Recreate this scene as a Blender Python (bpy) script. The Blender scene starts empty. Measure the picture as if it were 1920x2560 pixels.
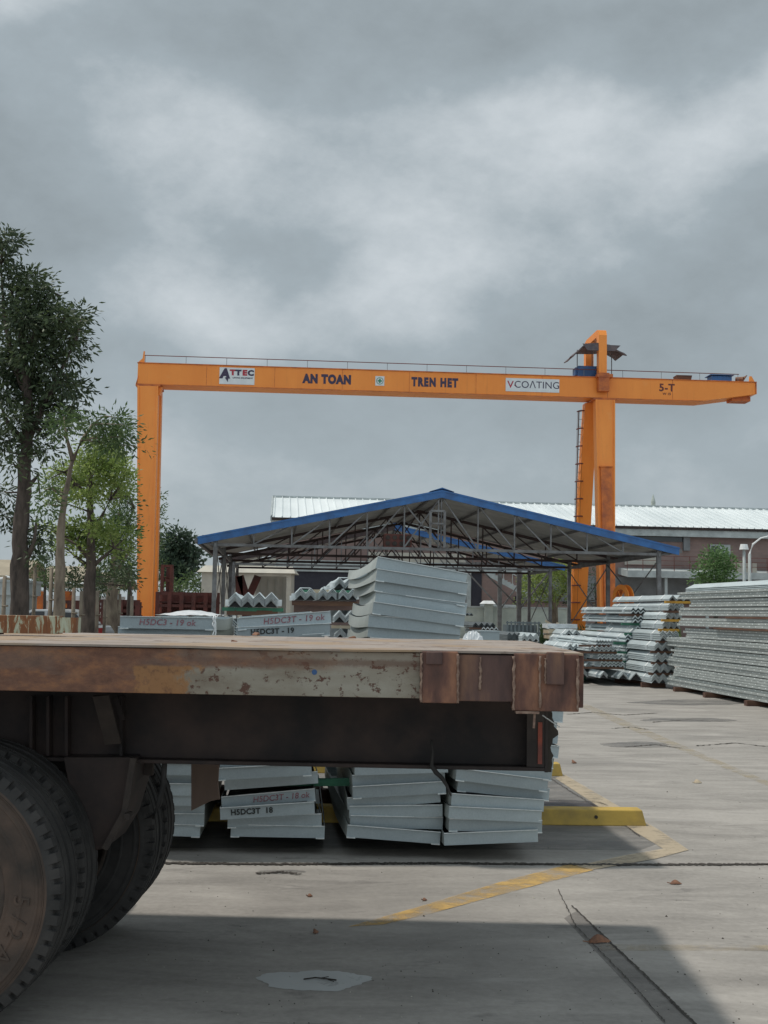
import bpy, math, random
from mathutils import Vector, Matrix, Euler
R = math.radians
random.seed(7)
scn = bpy.context.scene
C = scn.collection
F = 2900.0; H = 1.564
# ------------------------------------------------------------------ camera
cd = bpy.data.cameras.new('camera'); cam = bpy.data.objects.new('camera', cd); C.objects.link(cam)
cd.sensor_fit = 'VERTICAL'; cd.sensor_height = 36; cd.lens = 36*F/2560; cd.clip_start = .05; cd.clip_end = 5000
RM = Matrix.Rotation(R(90)+math.atan(250/F), 4, 'X') @ Matrix.Rotation(R(1.0), 4, 'Z')
cam.matrix_world = Matrix.Translation((0, 0, H)) @ RM
scn.camera = cam
# ------------------------------------------------------------------ light and air
scn.view_settings.view_transform = 'Standard'; scn.view_settings.look = 'None'
scn.view_settings.exposure = 0.0; scn.view_settings.gamma = 1.0
SUN = Vector((-.64, .15, 1.434)).normalized()
el = math.asin(SUN.z); az = math.atan2(SUN.x, SUN.y)
w = bpy.data.worlds.new('World'); scn.world = w; w.use_nodes = True
nt = w.node_tree; nt.nodes.clear(); N = nt.nodes.new; LK = nt.links.new
def mth(t, op, a, b=None, cl=False):
    n = t.nodes.new('ShaderNodeMath'); n.operation = op; n.use_clamp = cl
    for i, v in enumerate((a, b)):
        if v is None: continue
        if isinstance(v, (int, float)): n.inputs[i].default_value = v
        else: t.links.new(v, n.inputs[i])
    return n.outputs[0]
sky = N('ShaderNodeTexSky'); sky.sky_type = 'NISHITA'; sky.sun_disc = False
sky.sun_elevation = el; sky.sun_rotation = az
b1 = N('ShaderNodeBackground'); b1.inputs[1].default_value = .1; LK(sky.outputs[0], b1.inputs[0])
tc = N('ShaderNodeTexCoord'); sep = N('ShaderNodeSeparateXYZ'); LK(tc.outputs['Generated'], sep.inputs[0])
def vop(op, a, b, out=0):
    n = N('ShaderNodeVectorMath'); n.operation = op
    for i, v in enumerate((a, b)):
        if v is None: continue
        if isinstance(v, (tuple, list)): n.inputs[i].default_value = v
        else: LK(v, n.inputs[i])
    return n.outputs['Value'] if op in ('LENGTH', 'DISTANCE', 'DOT_PRODUCT') else n.outputs[0]
cmb = N('ShaderNodeCombineXYZ'); LK(sep.outputs[0], cmb.inputs[0]); LK(sep.outputs[1], cmb.inputs[1]); LK(mth(nt, 'MULTIPLY', sep.outputs[2], 1.5), cmb.inputs[2])
def cloudnoise(sc, det, ro, dist, loc, st=(1, 1, 1), rz=0):
    mp = N('ShaderNodeMapping'); mp.inputs['Location'].default_value = loc; mp.inputs['Scale'].default_value = st; mp.inputs['Rotation'].default_value = (0, rz, 0)
    LK(cmb.outputs[0], mp.inputs[0]); n = N('ShaderNodeTexNoise'); n.inputs['Scale'].default_value = sc; n.inputs['Detail'].default_value = det
    n.inputs['Roughness'].default_value = ro; n.inputs['Distortion'].default_value = dist; LK(mp.outputs[0], n.inputs['Vector']); return n
nw = cloudnoise(2.6, 5, .5, 0, (3, 1, 2)); warp = vop('MULTIPLY', vop('SUBTRACT', nw.outputs[1], (.5, .5, .5)), (.34, .0, .26))
wd = vop('ADD', tc.outputs['Generated'], warp)
def lobe(x, z, rx, rz_, amp, tilt=0.0):          # a cloud bank: direction x (right), z (up)
    p = vop('SUBTRACT', wd, (x, 0, z)); sp_ = N('ShaderNodeSeparateXYZ'); LK(p, sp_.inputs[0])
    u = mth(nt, 'DIVIDE', sp_.outputs[0], rx); v = mth(nt, 'DIVIDE', mth(nt, 'SUBTRACT', sp_.outputs[2], mth(nt, 'MULTIPLY', sp_.outputs[0], tilt)), rz_)
    d = mth(nt, 'ADD', mth(nt, 'MULTIPLY', u, u), mth(nt, 'MULTIPLY', v, v))
    return mth(nt, 'MULTIPLY', mth(nt, 'POWER', mth(nt, 'SUBTRACT', 1.0, d, True), 1.3), amp)
acc = mth(nt, 'MULTIPLY', mth(nt, 'SUBTRACT', cloudnoise(3.6, 10, .56, .1, (7.3, 2.2, 5.1), (.95, 1, 1.05), R(-28)).outputs[0], .5), 1.05)
acc = mth(nt, 'ADD', acc, mth(nt, 'MULTIPLY', mth(nt, 'SUBTRACT', cloudnoise(8, 10, .64, .0, (1.3, 6.2, 3.1), (.95, 1, 1.0), R(-28)).outputs[0], .5), .75))
for L_ in ((.13, .37, .20, .10, .28, .35), (.02, .26, .26, .05, .22, .15), (-.20, .27, .16, .06, .24, -.1), (.32, .40, .14, .06, .30, .5), (-.17, .40, .10, .12, .16, 0), (-.28, .49, .10, .05, .30, 0),
           (.0, .47, .30, .07, -.24, -.05), (.24, .46, .20, .06, -.22, .15), (.22, .25, .22, .05, -.10, .35), (-.30, .32, .10, .09, -.14, 0), (.0, .16, .40, .05, -.10, 0)):
    acc = mth(nt, 'ADD', acc, lobe(*L_))
fade = N('ShaderNodeMapRange'); fade.inputs[1].default_value = .0; fade.inputs[2].default_value = .28; fade.inputs[3].default_value = .30; fade.inputs[4].default_value = 1.0; LK(sep.outputs[2], fade.inputs[0])
fz = mth(nt, 'ADD', mth(nt, 'MULTIPLY', acc, fade.outputs[0]), .42)
cr = N('ShaderNodeValToRGB'); LK(fz, cr.inputs[0]); e = cr.color_ramp.elements
e[0].position = .10; e[0].color = (.295, .340, .362, 1); e[1].position = .80; e[1].color = (.62, .67, .70, 1)
m = cr.color_ramp.elements.new(.42); m.color = (.370, .428, .460, 1)
b2 = N('ShaderNodeBackground'); LK(cr.outputs[0], b2.inputs[0]); LK(mth(nt, 'ADD', mth(nt, 'MULTIPLY', mth(nt, 'SUBTRACT', .15, sep.outputs[1], True), .85), 1.0), b2.inputs[1])  # sky strength raised behind the camera, added to brighten camera-facing sides
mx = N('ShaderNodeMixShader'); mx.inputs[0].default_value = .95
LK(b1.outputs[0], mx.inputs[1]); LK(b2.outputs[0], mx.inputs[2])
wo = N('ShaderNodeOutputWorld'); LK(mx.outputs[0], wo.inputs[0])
sl = bpy.data.lights.new('sun', 'SUN'); sl.energy = 2.5; sl.angle = R(3.0); sl.color = (1, .95, .87)
so = bpy.data.objects.new('sun', sl); C.objects.link(so)
so.rotation_euler = (-SUN).to_track_quat('-Z', 'Y').to_euler()

# ------------------------------------------------------------------ picture-point helpers (place real things at real depths)
def ray(px, py):
    return (RM.to_3x3() @ Vector(((px-960)/F, -(py-1280)/F, -1)))
def W(px, py, Y):
    d = ray(px, py); return Vector((0, 0, H)) + d*(Y/d.y)
def G(px, py, z=0.0):
    d = ray(px, py); return Vector((0, 0, H)) + d*((z-H)/d.z)
YAW = R(5.1)
DD = Vector((-math.sin(YAW), math.cos(YAW), 0)); RR = Vector((math.cos(YAW), math.sin(YAW), 0)); UP = Vector((0, 0, 1))
def Rp(px, py, P0, nrm):                       # point where the sight line meets a plane
    d = ray(px, py); o = Vector((0, 0, H)); return o + d*((P0-o).dot(nrm)/d.dot(nrm))

# ------------------------------------------------------------------ mesh builder
class MB:
    def __init__(s): s.v = []; s.f = []; s.m = []; s.M = Matrix.Identity(4)
    def add(s, vs, fs, mi=0):
        b = len(s.v); s.v += [tuple(s.M @ Vector(p)) for p in vs]
        s.f += [tuple(b+i for i in q) for q in fs]; s.m += [mi]*len(fs)
    def box(s, x0, x1, y0, y1, z0, z1, mi=0):
        s.hexa([(x0,y0,z0),(x1,y0,z0),(x1,y1,z0),(x0,y1,z0)], [(x0,y0,z1),(x1,y0,z1),(x1,y1,z1),(x0,y1,z1)], mi)
    def hexa(s, bot, top, mi=0):
        s.add(list(bot)+list(top), [(3,2,1,0),(4,5,6,7),(0,1,5,4),(1,2,6,5),(2,3,7,6),(3,0,4,7)], mi)
    def bar(s, a, b, w, h, up=(0,0,1), mi=0, w2=None, h2=None):
        a = Vector(a); b = Vector(b); d = (b-a).normalized(); up = Vector(up)
        if abs(d.dot(up)) > .98: up = Vector((0, 1, 0))
        x = d.cross(up).normalized(); y = x.cross(d).normalized()
        w2 = w if w2 is None else w2; h2 = h if h2 is None else h2
        q = lambda c, W_, H_: [c-x*W_/2-y*H_/2, c+x*W_/2-y*H_/2, c+x*W_/2+y*H_/2, c-x*W_/2+y*H_/2]
        s.hexa(q(a, w, h), q(b, w2, h2), mi)
    def tube(s, pts, rad, n=8, mi=0, cap=True):
        pts = [Vector(p) for p in pts]; k = len(pts)
        rad = rad if isinstance(rad, (list, tuple)) else [rad]*k
        vs = []; fs = []
        for i, p in enumerate(pts):
            d = (pts[min(i+1, k-1)]-pts[max(i-1, 0)]).normalized()
            u = Vector((0, 0, 1)) if abs(d.z) < .9 else Vector((1, 0, 0))
            x = d.cross(u).normalized(); y = x.cross(d).normalized()
            for j in range(n):
                a = 2*math.pi*j/n; vs.append(p+x*math.cos(a)*rad[i]+y*math.sin(a)*rad[i])
        for i in range(k-1):
            for j in range(n):
                fs.append((i*n+j, i*n+(j+1) % n, (i+1)*n+(j+1) % n, (i+1)*n+j))
        if cap: fs.append(tuple(range(n-1, -1, -1))); fs.append(tuple((k-1)*n+j for j in range(n)))
        s.add(vs, fs, mi)
    def prism(s, poly, vec, mi=0):             # closed planar polygon swept along vec
        n = len(poly); vec = Vector(vec); P = [Vector(p) for p in poly]
        s.add(P+[p+vec for p in P], [tuple(range(n-1, -1, -1)), tuple(range(n, 2*n))]+[(i, (i+1) % n, n+(i+1) % n, n+i) for i in range(n)], mi)
    def build(s, name, mats, parent=None, smooth=False, loc=None, bevel=0, rz=0):
        me = bpy.data.meshes.new(name); me.from_pydata(s.v, [], s.f)
        for q in (mats if isinstance(mats, (list, tuple)) else [mats]): me.materials.append(q)
        me.polygons.foreach_set('material_index', s.m)
        if smooth: me.polygons.foreach_set('use_smooth', [True]*len(s.f))
        me.update()
        o = bpy.data.objects.new(name, me); C.objects.link(o)
        if parent: o.parent = parent
        if loc is not None: o.location = loc
        o.rotation_euler.z = rz
        if bevel:
            b = o.modifiers.new('bevel', 'BEVEL'); b.width = bevel; b.segments = 2; b.limit_method = 'ANGLE'
        return o
def tag(o, label=None, cat=None, group=None, kind=None):
    if label: o['label'] = label
    if cat: o['category'] = cat
    if group: o['group'] = group
    if kind: o['kind'] = kind
    return o
def thing(name, label, cat, loc=(0,0,0), rz=0, group=None):
    o = bpy.data.objects.new(name, None); C.objects.link(o); o.location = loc; o.rotation_euler.z = rz
    o.empty_display_size = .1
    return tag(o, label, cat, group)
def inv(root):                                  # world -> child space
    return (Matrix.Translation(root.location) @ root.rotation_euler.to_matrix().to_4x4()).inverted()
def wb(root):                                   # builder that takes world points for a child of root
    b = MB(); b.M = inv(root); return b

# ------------------------------------------------------------------ materials
def newmat(name):
    m = bpy.data.materials.new(name); m.use_nodes = True; t = m.node_tree
    return m, t, t.nodes['Principled BSDF']
def noise(t, vec, sc, det=5, ro=.55, dist=0, st=None):
    n = t.nodes.new('ShaderNodeTexNoise'); n.inputs['Scale'].default_value = sc; n.inputs['Detail'].default_value = det
    n.inputs['Roughness'].default_value = ro; n.inputs['Distortion'].default_value = dist
    if st:
        q = t.nodes.new('ShaderNodeMapping'); q.inputs['Scale'].default_value = st; t.links.new(vec, q.inputs[0]); vec = q.outputs[0]
    t.links.new(vec, n.inputs['Vector']); return n.outputs[0]
def ramp(t, fac, stops):
    r = t.nodes.new('ShaderNodeValToRGB'); t.links.new(fac, r.inputs[0]); el_ = r.color_ramp.elements
    while len(el_) < len(stops): el_.new(.5)
    for k, (p, c) in zip(el_, stops):
        k.position = p; k.color = (c[0], c[1], c[2], 1) if isinstance(c, (tuple, list)) else (c, c, c, 1)
    return r.outputs[0]
def mixc(t, fac, a, b, bl='MIX'):
    n = t.nodes.new('ShaderNodeMix'); n.data_type = 'RGBA'; n.blend_type = bl
    for i, v in ((0, fac), (6, a), (7, b)):
        if isinstance(v, (int, float)): n.inputs[i].default_value = v
        elif isinstance(v, (tuple, list)): n.inputs[i].default_value = (v[0], v[1], v[2], 1)
        else: t.links.new(v, n.inputs[i])
    return n.outputs[2]
def bump(t, P, h, st=.3, dist=.01):
    b = t.nodes.new('ShaderNodeBump'); b.inputs['Strength'].default_value = st; b.inputs['Distance'].default_value = dist
    t.links.new(h, b.inputs['Height']); t.links.new(b.outputs[0], P.inputs['Normal'])
def coord(t, k='Object'):
    return t.nodes.new('ShaderNodeTexCoord').outputs[k]
def wpos(t): return t.nodes.new('ShaderNodeNewGeometry').outputs['Position']
def mat(name, a, b=None, sc=3, rough=.6, metal=0, bs=.2, bd=.004, bsc=None, st=None, world=False, lo=.35, hi=.65, c=None, det=6):
    m, t, P = newmat(name); v = wpos(t) if world else coord(t)
    b = b or tuple(x*.75 for x in a)
    n = noise(t, v, sc, det, .6, 0, st)
    stops = [(lo, b), (hi, a)] if c is None else [(lo, b), ((lo+hi)/2, c), (hi, a)]
    t.links.new(ramp(t, n, stops), P.inputs['Base Color'])
    P.inputs['Roughness'].default_value = rough; P.inputs['Metallic'].default_value = metal
    if bs: bump(t, P, noise(t, v, bsc or sc*6, 4, .6, 0, st), bs, bd)
    return m
M = {}
def orange_mat():
    m, t, P = newmat('orange_paint'); v = coord(t)
    c = ramp(t, noise(t, v, .6, 6, .6, 0, (1, 1, .4)), [(.25, (.80, .235, .03)), (.7, (.93, .31, .048))])
    st = ramp(t, noise(t, v, 2.2, 7, .7, 0, (2.5, 2.5, .10)), [(.55, 0), (.75, 1)])
    c = mixc(t, mth(t, 'MULTIPLY', st, .45), c, (.50, .15, .035))
    bl = ramp(t, noise(t, v, 1.4, 7, .7), [(.60, 0), (.72, 1)]); c = mixc(t, mth(t, 'MULTIPLY', bl, .3), c, (.88, .42, .14))
    t.links.new(c, P.inputs['Base Color']); P.inputs['Roughness'].default_value = .5; return m
M['orange'] = orange_mat()
M['orange_dark'] = mat('weathered_orange_paint', (.70, .19, .03), (.36, .09, .03), 2.2, .6)
M['navy'] = mat('navy_lettering', (.03, .022, .06), (.045, .03, .07), 8, .5, bs=0)
M['black'] = mat('black_lettering', (.025, .03, .03), (.12, .15, .15), 60, .6, bs=0, lo=.3, hi=.42)
M['redink'] = mat('red_marker_ink', (.20, .05, .075), (.36, .20, .22), 40, .6, bs=0)
M['sign'] = mat('white_sign_board', (.72, .74, .74), (.62, .65, .66), 2, .5, bs=0)
M['green'] = mat('green_emblem', (.02, .25, .12), None, 4, .5, bs=0)
M['redlet'] = mat('red_letter', (.45, .03, .05), None, 4, .5, bs=0)
M['darkred'] = mat('dark_red_rail', (.16, .03, .025), (.10, .03, .02), 4, .6)
M['tarp'] = mat('brown_grey_sheet', (.16, .12, .12), (.08, .07, .08), 3, .7)
M['blue'] = mat('blue_paint', (.035, .15, .40), (.03, .10, .26), 2.5, .5, 0, .05)
M['bluebox'] = mat('blue_box_paint', (.03, .10, .26), (.02, .06, .15), 3, .5)
M['shedsteel'] = mat('dull_shed_steel', (.20, .205, .21), (.11, .105, .105), 3, .6)
M['rustpaint'] = mat('rust_red_primer', (.15, .04, .03), (.07, .025, .02), 2.5, .7)
M['roofwhite'] = mat('white_roof_sheet', (.80, .84, .84), (.62, .67, .68), .25, .4, st=(1, .2, 1))
M['underroof'] = mat('bare_roof_underside', (.50, .51, .49), (.33, .34, .33), 1.2, .6)
M['cream'] = mat('cream_wall_paint', (.50, .47, .40), (.38, .36, .32), .8, .8)
M['palewall'] = mat('pale_green_wall', (.50, .55, .50), (.36, .40, .37), .9, .85)
M['graytrim'] = mat('pale_grey_trim', (.44, .48, .48), (.30, .33, .33), 1.4, .6)
M['void'] = mat('opening_shade', (.018, .018, .03), (.028, .028, .04), 3, .7, bs=0)  # flat near-black that paints the shade inside the warehouse openings
M['concwall'] = mat('grey_render_wall', (.22, .23, .24), (.14, .145, .15), .7, .85)
M['timber'] = mat('old_timber', (.16, .085, .05), (.07, .035, .03), 4, .85, st=(.3, 3, 3))
M['paletimber'] = mat('pale_timber', (.55, .47, .35), (.35, .27, .18), 4, .85, st=(.3, 3, 3))
M['greentimber'] = mat('green_painted_timber', (.06, .22, .13), (.03, .10, .07), 4, .8)
M['yellowcap'] = mat('yellow_painted_end', (.65, .36, .05), (.4, .2, .04), 4, .8)
M['strap'] = mat('white_strapping', (.85, .87, .87), (.7, .72, .72), 4, .5, bs=0)
M['rubber'] = mat('dusty_rubber', (.048, .045, .043), (.017, .017, .017), 5, .85, 0, .4, .003, 40)
M['sidewall'] = mat('muddy_sidewall', (.10, .068, .052), (.030, .026, .023), 4.2, .9, 0, .4, .003, 60, lo=.3, hi=.62)
M['rim'] = mat('rusty_rim', (.08, .056, .045), (.03, .025, .02), 8, .8)
M['bark'] = mat('tree_bark', (.11, .085, .07), (.035, .027, .023), 6, .95, 0, .6, .02, 20, (1, 1, .3))
M['palebark'] = mat('pale_tree_bark', (.26, .215, .16), (.10, .075, .06), 5, .95, 0, .6, .02, 20, (1, 1, .3))
M['darksteel'] = mat('grimy_dark_steel', (.052, .034, .029), (.014, .012, .013), 3.5, .75, .1, .3, .002)
M['grimebrown'] = mat('grimy_brown_steel', (.06, .046, .038), (.028, .022, .02), 5, .8)
M['flap'] = mat('brown_mud_flap', (.30, .215, .17), (.20, .14, .11), 3, .85, st=(1, 1, .3))
M['leaf_dry'] = mat('dry_leaf', (.28, .13, .07), (.14, .07, .045), 30, .8)
M['kerbyellow'] = mat('worn_yellow_paint', (.50, .335, .07), (.30, .21, .065), 5, .75, 0, .3, .004, 50, lo=.3, hi=.55, world=True)
M['glass'] = mat('dark_glass', (.03, .035, .04), None, 2, .1, bs=0)
M['carpaint'] = mat('silver_car_paint', (.45, .46, .47), (.38, .39, .4), 2, .3, .3, bs=0)
M['redlamp'] = mat('red_lamp', (.3, .02, .02), None, 2, .3, bs=0)
M['plastic'] = mat('white_plastic_film', (.75, .77, .78), (.55, .58, .6), 10, .35)
M['canvas'] = mat('beige_canvas', (.42, .36, .27), (.27, .23, .17), .6, .9)
M['twig'] = mat('dark_twig', (.03, .025, .02), None, 20, .9, bs=0)

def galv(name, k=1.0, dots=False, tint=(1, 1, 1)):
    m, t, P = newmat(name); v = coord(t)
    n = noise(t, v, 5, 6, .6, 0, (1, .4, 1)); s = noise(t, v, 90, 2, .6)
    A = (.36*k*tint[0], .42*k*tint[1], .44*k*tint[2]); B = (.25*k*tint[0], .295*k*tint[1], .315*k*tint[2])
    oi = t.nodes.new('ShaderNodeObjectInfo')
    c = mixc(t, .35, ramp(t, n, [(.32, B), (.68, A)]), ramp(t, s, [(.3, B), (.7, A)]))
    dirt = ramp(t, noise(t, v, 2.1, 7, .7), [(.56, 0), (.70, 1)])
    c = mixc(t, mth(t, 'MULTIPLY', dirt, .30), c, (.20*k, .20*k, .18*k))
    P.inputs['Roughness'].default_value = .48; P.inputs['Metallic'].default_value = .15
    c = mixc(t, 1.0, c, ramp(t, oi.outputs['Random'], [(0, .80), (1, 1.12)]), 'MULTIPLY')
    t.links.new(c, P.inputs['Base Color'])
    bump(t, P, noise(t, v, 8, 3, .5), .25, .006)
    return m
M['galv'] = galv('galvanised_sheet', 1.14)
M['galvside'] = galv('weathered_zinc_sheet', 1.1, tint=(1.12, 1.03, .93))
M['zinc'] = mat('bright_zinc_drip', (.75, .78, .78), (.55, .6, .6), 30, .4, .2)
M['galvbar'] = galv('galvanised_bar', 1.5, tint=(1.04, 1, .97))
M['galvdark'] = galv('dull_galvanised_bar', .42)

def ground_mat():
    m, t, P = newmat('yard_concrete'); v = wpos(t)
    big = noise(t, v, .22, 6, .6, .4); mid = noise(t, v, 1.3, 7, .62, 0, (.6, 1.6, 1)); fine = noise(t, v, 26, 6, .7)
    streak = noise(t, v, 1.9, 7, .62, 1.2, (.5, 1.5, 1))
    c = ramp(t, mid, [(.30, (.195, .182, .165)), (.5, (.300, .280, .254)), (.70, (.400, .375, .343))])
    c = mixc(t, .45, c, ramp(t, streak, [(.34, (.155, .14, .125)), (.66, (.45, .415, .375))]))
    c = mixc(t, .22, c, ramp(t, fine, [(.3, (.15, .14, .125)), (.7, (.46, .43, .40))]))
    stain = ramp(t, big, [(.52, 0), (.66, 1)])
    c = mixc(t, mth(t, 'MULTIPLY', stain, .6), c, (.145, .132, .12))
    blot = ramp(t, noise(t, v, 3.1, 7, .72, .8, (.45, 1.5, 1)), [(.59, 0), (.68, 1)])
    c = mixc(t, mth(t, 'MULTIPLY', blot, .5), c, (.11, .10, .095))
    pale = ramp(t, noise(t, v, 1.7, 6, .65, .8, (.35, 1.8, 1)), [(.62, 0), (.74, 1)])
    c = mixc(t, mth(t, 'MULTIPLY', pale, .35), c, (.46, .44, .41))
    speck = ramp(t, noise(t, v, 75, 3, .7), [(.70, 0), (.76, 1)])
    c = mixc(t, mth(t, 'MULTIPLY', speck, .6), c, (.09, .08, .075))
    t.links.new(c, P.inputs['Base Color']); P.inputs['Roughness'].default_value = .85
    t.links.new(ramp(t, big, [(.5, .88), (.68, .6)]), P.inputs['Roughness'])
    bump(t, P, mth(t, 'ADD', fine, mth(t, 'MULTIPLY', mid, .8)), .25, .006)
    return m
M['ground'] = ground_mat()
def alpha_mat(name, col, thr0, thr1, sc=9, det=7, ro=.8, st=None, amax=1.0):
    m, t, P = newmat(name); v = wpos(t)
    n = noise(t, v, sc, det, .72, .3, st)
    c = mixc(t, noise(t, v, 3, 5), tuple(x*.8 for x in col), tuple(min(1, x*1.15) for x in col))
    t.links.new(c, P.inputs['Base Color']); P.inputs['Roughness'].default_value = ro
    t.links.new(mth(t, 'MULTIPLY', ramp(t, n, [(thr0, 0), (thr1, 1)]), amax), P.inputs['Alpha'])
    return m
M['lineyellow'] = alpha_mat('worn_yellow_line', (.58, .37, .12), .34, .60, 5, 8, amax=.85)
M['linepale'] = alpha_mat('dusty_cream_line', (.50, .41, .29), .25, .52, 6, 8, amax=.80)
M['linefaint'] = alpha_mat('faint_yellow_line', (.45, .37, .24), .40, .66, 5, 8, amax=.55)
M['crack'] = mat('crack_fill', (.035, .028, .024), (.06, .05, .04), 9, .9, bs=0)
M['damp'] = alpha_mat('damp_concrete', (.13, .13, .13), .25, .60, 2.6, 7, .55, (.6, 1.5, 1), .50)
M['patch'] = alpha_mat('newer_concrete_strip', (.17, .155, .145), .15, .55, 3, 7, .8, None, .42)
M['oil'] = alpha_mat('oil_stain', (.045, .04, .045), .36, .56, 3.0, 7, .45, (.35, 1.6, 1), .8)
M['palepatch'] = alpha_mat('dried_cement_spill', (.52, .53, .52), .20, .42, 7, 7, .8, None, .85)

def brick():
    m, t, P = newmat('dusty_red_brick'); v = coord(t)
    q = t.nodes.new('ShaderNodeMapping'); q.inputs['Rotation'].default_value = (R(90), 0, 0); t.links.new(v, q.inputs[0])
    b = t.nodes.new('ShaderNodeTexBrick'); t.links.new(q.outputs[0], b.inputs[0])
    b.inputs['Color1'].default_value = (.27, .185, .165, 1); b.inputs['Color2'].default_value = (.20, .14, .125, 1)
    b.inputs['Mortar'].default_value = (.20, .16, .15, 1); b.inputs['Scale'].default_value = 1.4; b.inputs['Mortar Size'].default_value = .02
    c = mixc(t, .5, b.outputs[0], ramp(t, noise(t, v, .5, 6), [(.3, (.17, .125, .115)), (.7, (.29, .20, .18))]))
    t.links.new(c, P.inputs['Base Color']); P.inputs['Roughness'].default_value = .9
    return m
M['brick'] = brick()

def rail_mat():                                 # rusty left half, scuffed grey paint in the middle, rust at the corner
    m, t, P = newmat('scuffed_rusty_rail'); v = coord(t); s = t.nodes.new('ShaderNodeSeparateXYZ'); t.links.new(v, s.inputs[0])
    warp = mth(t, 'MULTIPLY', mth(t, 'SUBTRACT', noise(t, v, 9, 9, .7), .5), .40)
    x = mth(t, 'ADD', s.outputs[0], warp)
    rust = ramp(t, noise(t, v, 14, 10, .74, 0, (.6, 1, 1.2)), [(.3, (.075, .036, .026)), (.5, (.165, .078, .048)), (.68, (.30, .135, .060))])
    rust = mixc(t, mth(t, 'MULTIPLY', ramp(t, noise(t, v, 3.1, 6, .65, 0, (.6, 1, 2)), [(.5, 0), (.6, 1)]), .35), rust, (.15, .115, .095))
    paint = ramp(t, noise(t, v, 5, 7, .65, 0, (.6, 1, 1.5)), [(.32, (.17, .135, .10)), (.5, (.255, .228, .182)), (.66, (.305, .283, .235))])
    chips = ramp(t, noise(t, v, 24, 8, .74, 0, (.8, 1, 1)), [(.555, 0), (.585, 1)])
    z = s.outputs[2]
    band = ramp(t, mth(t, 'ADD', mth(t, 'MULTIPLY', mth(t, 'ABSOLUTE', mth(t, 'SUBTRACT', z, 1.375)), 26), mth(t, 'MULTIPLY', noise(t, v, 30, 6, .8), .9)), [(.62, 1), (.9, 0)])
    paint = mixc(t, mth(t, 'MAXIMUM', chips, mth(t, 'MULTIPLY', band, .6)), paint, (.10, .05, .035))
    hiz = ramp(t, mth(t, 'ADD', mth(t, 'MULTIPLY', mth(t, 'SUBTRACT', z, 1.345), 22), mth(t, 'MULTIPLY', noise(t, v, 12, 7, .7, 0, (.5, 1, 1)), 1.1)), [(.45, 0), (.75, 1)])
    f1 = ramp(t, mth(t, 'MULTIPLY', mth(t, 'ADD', x, 1.50), 14, True), [(.3, 0), (.7, 1)])
    f2 = ramp(t, mth(t, 'MULTIPLY', mth(t, 'ADD', x, 1.40), 1.6, True), [(.25, .15), (.9, .85)])
    c = mixc(t, mth(t, 'MULTIPLY', f1, mixc(t, hiz, (1, 1, 1), f2)), rust, paint)
    ob = ramp(t, mth(t, 'MULTIPLY', mth(t, 'ABSOLUTE', mth(t, 'ADD', x, 1.54)), 7), [(.6, 1), (.8, 0)])
    lowz = ramp(t, mth(t, 'MULTIPLY', mth(t, 'SUBTRACT', mth(t, 'ADD', z, mth(t, 'MULTIPLY', warp, .08)), 1.345), 60, True), [(.1, 1), (.6, 0)])
    oc = ramp(t, noise(t, v, 22, 6, .7), [(.34, (.12, .055, .03)), (.46, (.27, .135, .055)), (.7, (.30, .155, .065))])
    c = mixc(t, mth(t, 'MULTIPLY', mth(t, 'MULTIPLY', ob, lowz), .9), c, oc)
    t.links.new(c, P.inputs['Base Color']); P.inputs['Roughness'].default_value = .8
    bump(t, P, mth(t, 'ADD', noise(t, v, 30, 7, .7), mth(t, 'MULTIPLY', chips, -.6)), .45, .003)
    return m
M['rail'] = rail_mat()
M['rust'] = mat('flaking_rust', (.30, .145, .085), (.045, .028, .026), 7, .85, 0, .7, .004, 45, st=(1.3, 1, .45), lo=.34, hi=.68, c=(.135, .066, .050), det=10)
M['rustplate'] = mat('brown_rust_plate', (.23, .125, .078), (.055, .034, .033), 5.5, .85, 0, .6, .003, 40, st=(1.6, 1, .4), lo=.33, hi=.70, c=(.115, .066, .056), det=10)
M['weld'] = mat('weld_bead', (.30, .21, .16), (.14, .08, .06), 40, .8)
def deck_mat():
    m, t, P = newmat('dusty_deck_plate'); v = coord(t)
    c = ramp(t, noise(t, v, 4, 9, .66, 0, (.7, 1.4, 1)), [(.3, (.19, .155, .135)), (.5, (.30, .25, .215)), (.7, (.38, .33, .295))])
    c = mixc(t, mth(t, 'MULTIPLY', ramp(t, noise(t, v, 2.6, 7, .65, .2, (.8, .8, 1)), [(.50, 0), (.60, 1)]), .55), c, (.34, .215, .10))
    c = mixc(t, mth(t, 'MULTIPLY', ramp(t, noise(t, v, 8, 8, .75, .2, (.8, .6, 1)), [(.56, 0), (.61, 1)]), .75), c, (.10, .055, .035))
    t.links.new(c, P.inputs['Base Color']); P.inputs['Roughness'].default_value = .9; bump(t, P, noise(t, v, 30, 6, .7), .4, .004); return m
M['deck'] = deck_mat()
M['marker'] = mat('faded_red_marker', (.30, .06, .03), (.14, .04, .03), 14, .6)
M['truss'] = mat('dark_truss_steel', (.075, .045, .042), (.04, .028, .028), 3, .7)
def beam_mat():
    m, t, P = newmat('peeling_green_paint'); v = coord(t)
    n = noise(t, v, 13, 7, .68, .8, (1.4, 1, .30))
    c = ramp(t, n, [(.42, (.42, .46, .36)), (.475, (.36, .36, .26)), (.50, (.22, .09, .035)), (.7, (.12, .05, .03))])
    t.links.new(c, P.inputs['Base Color']); P.inputs['Roughness'].default_value = .8; bump(t, P, n, .4, .004); return m
M['peel'] = beam_mat()

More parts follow.
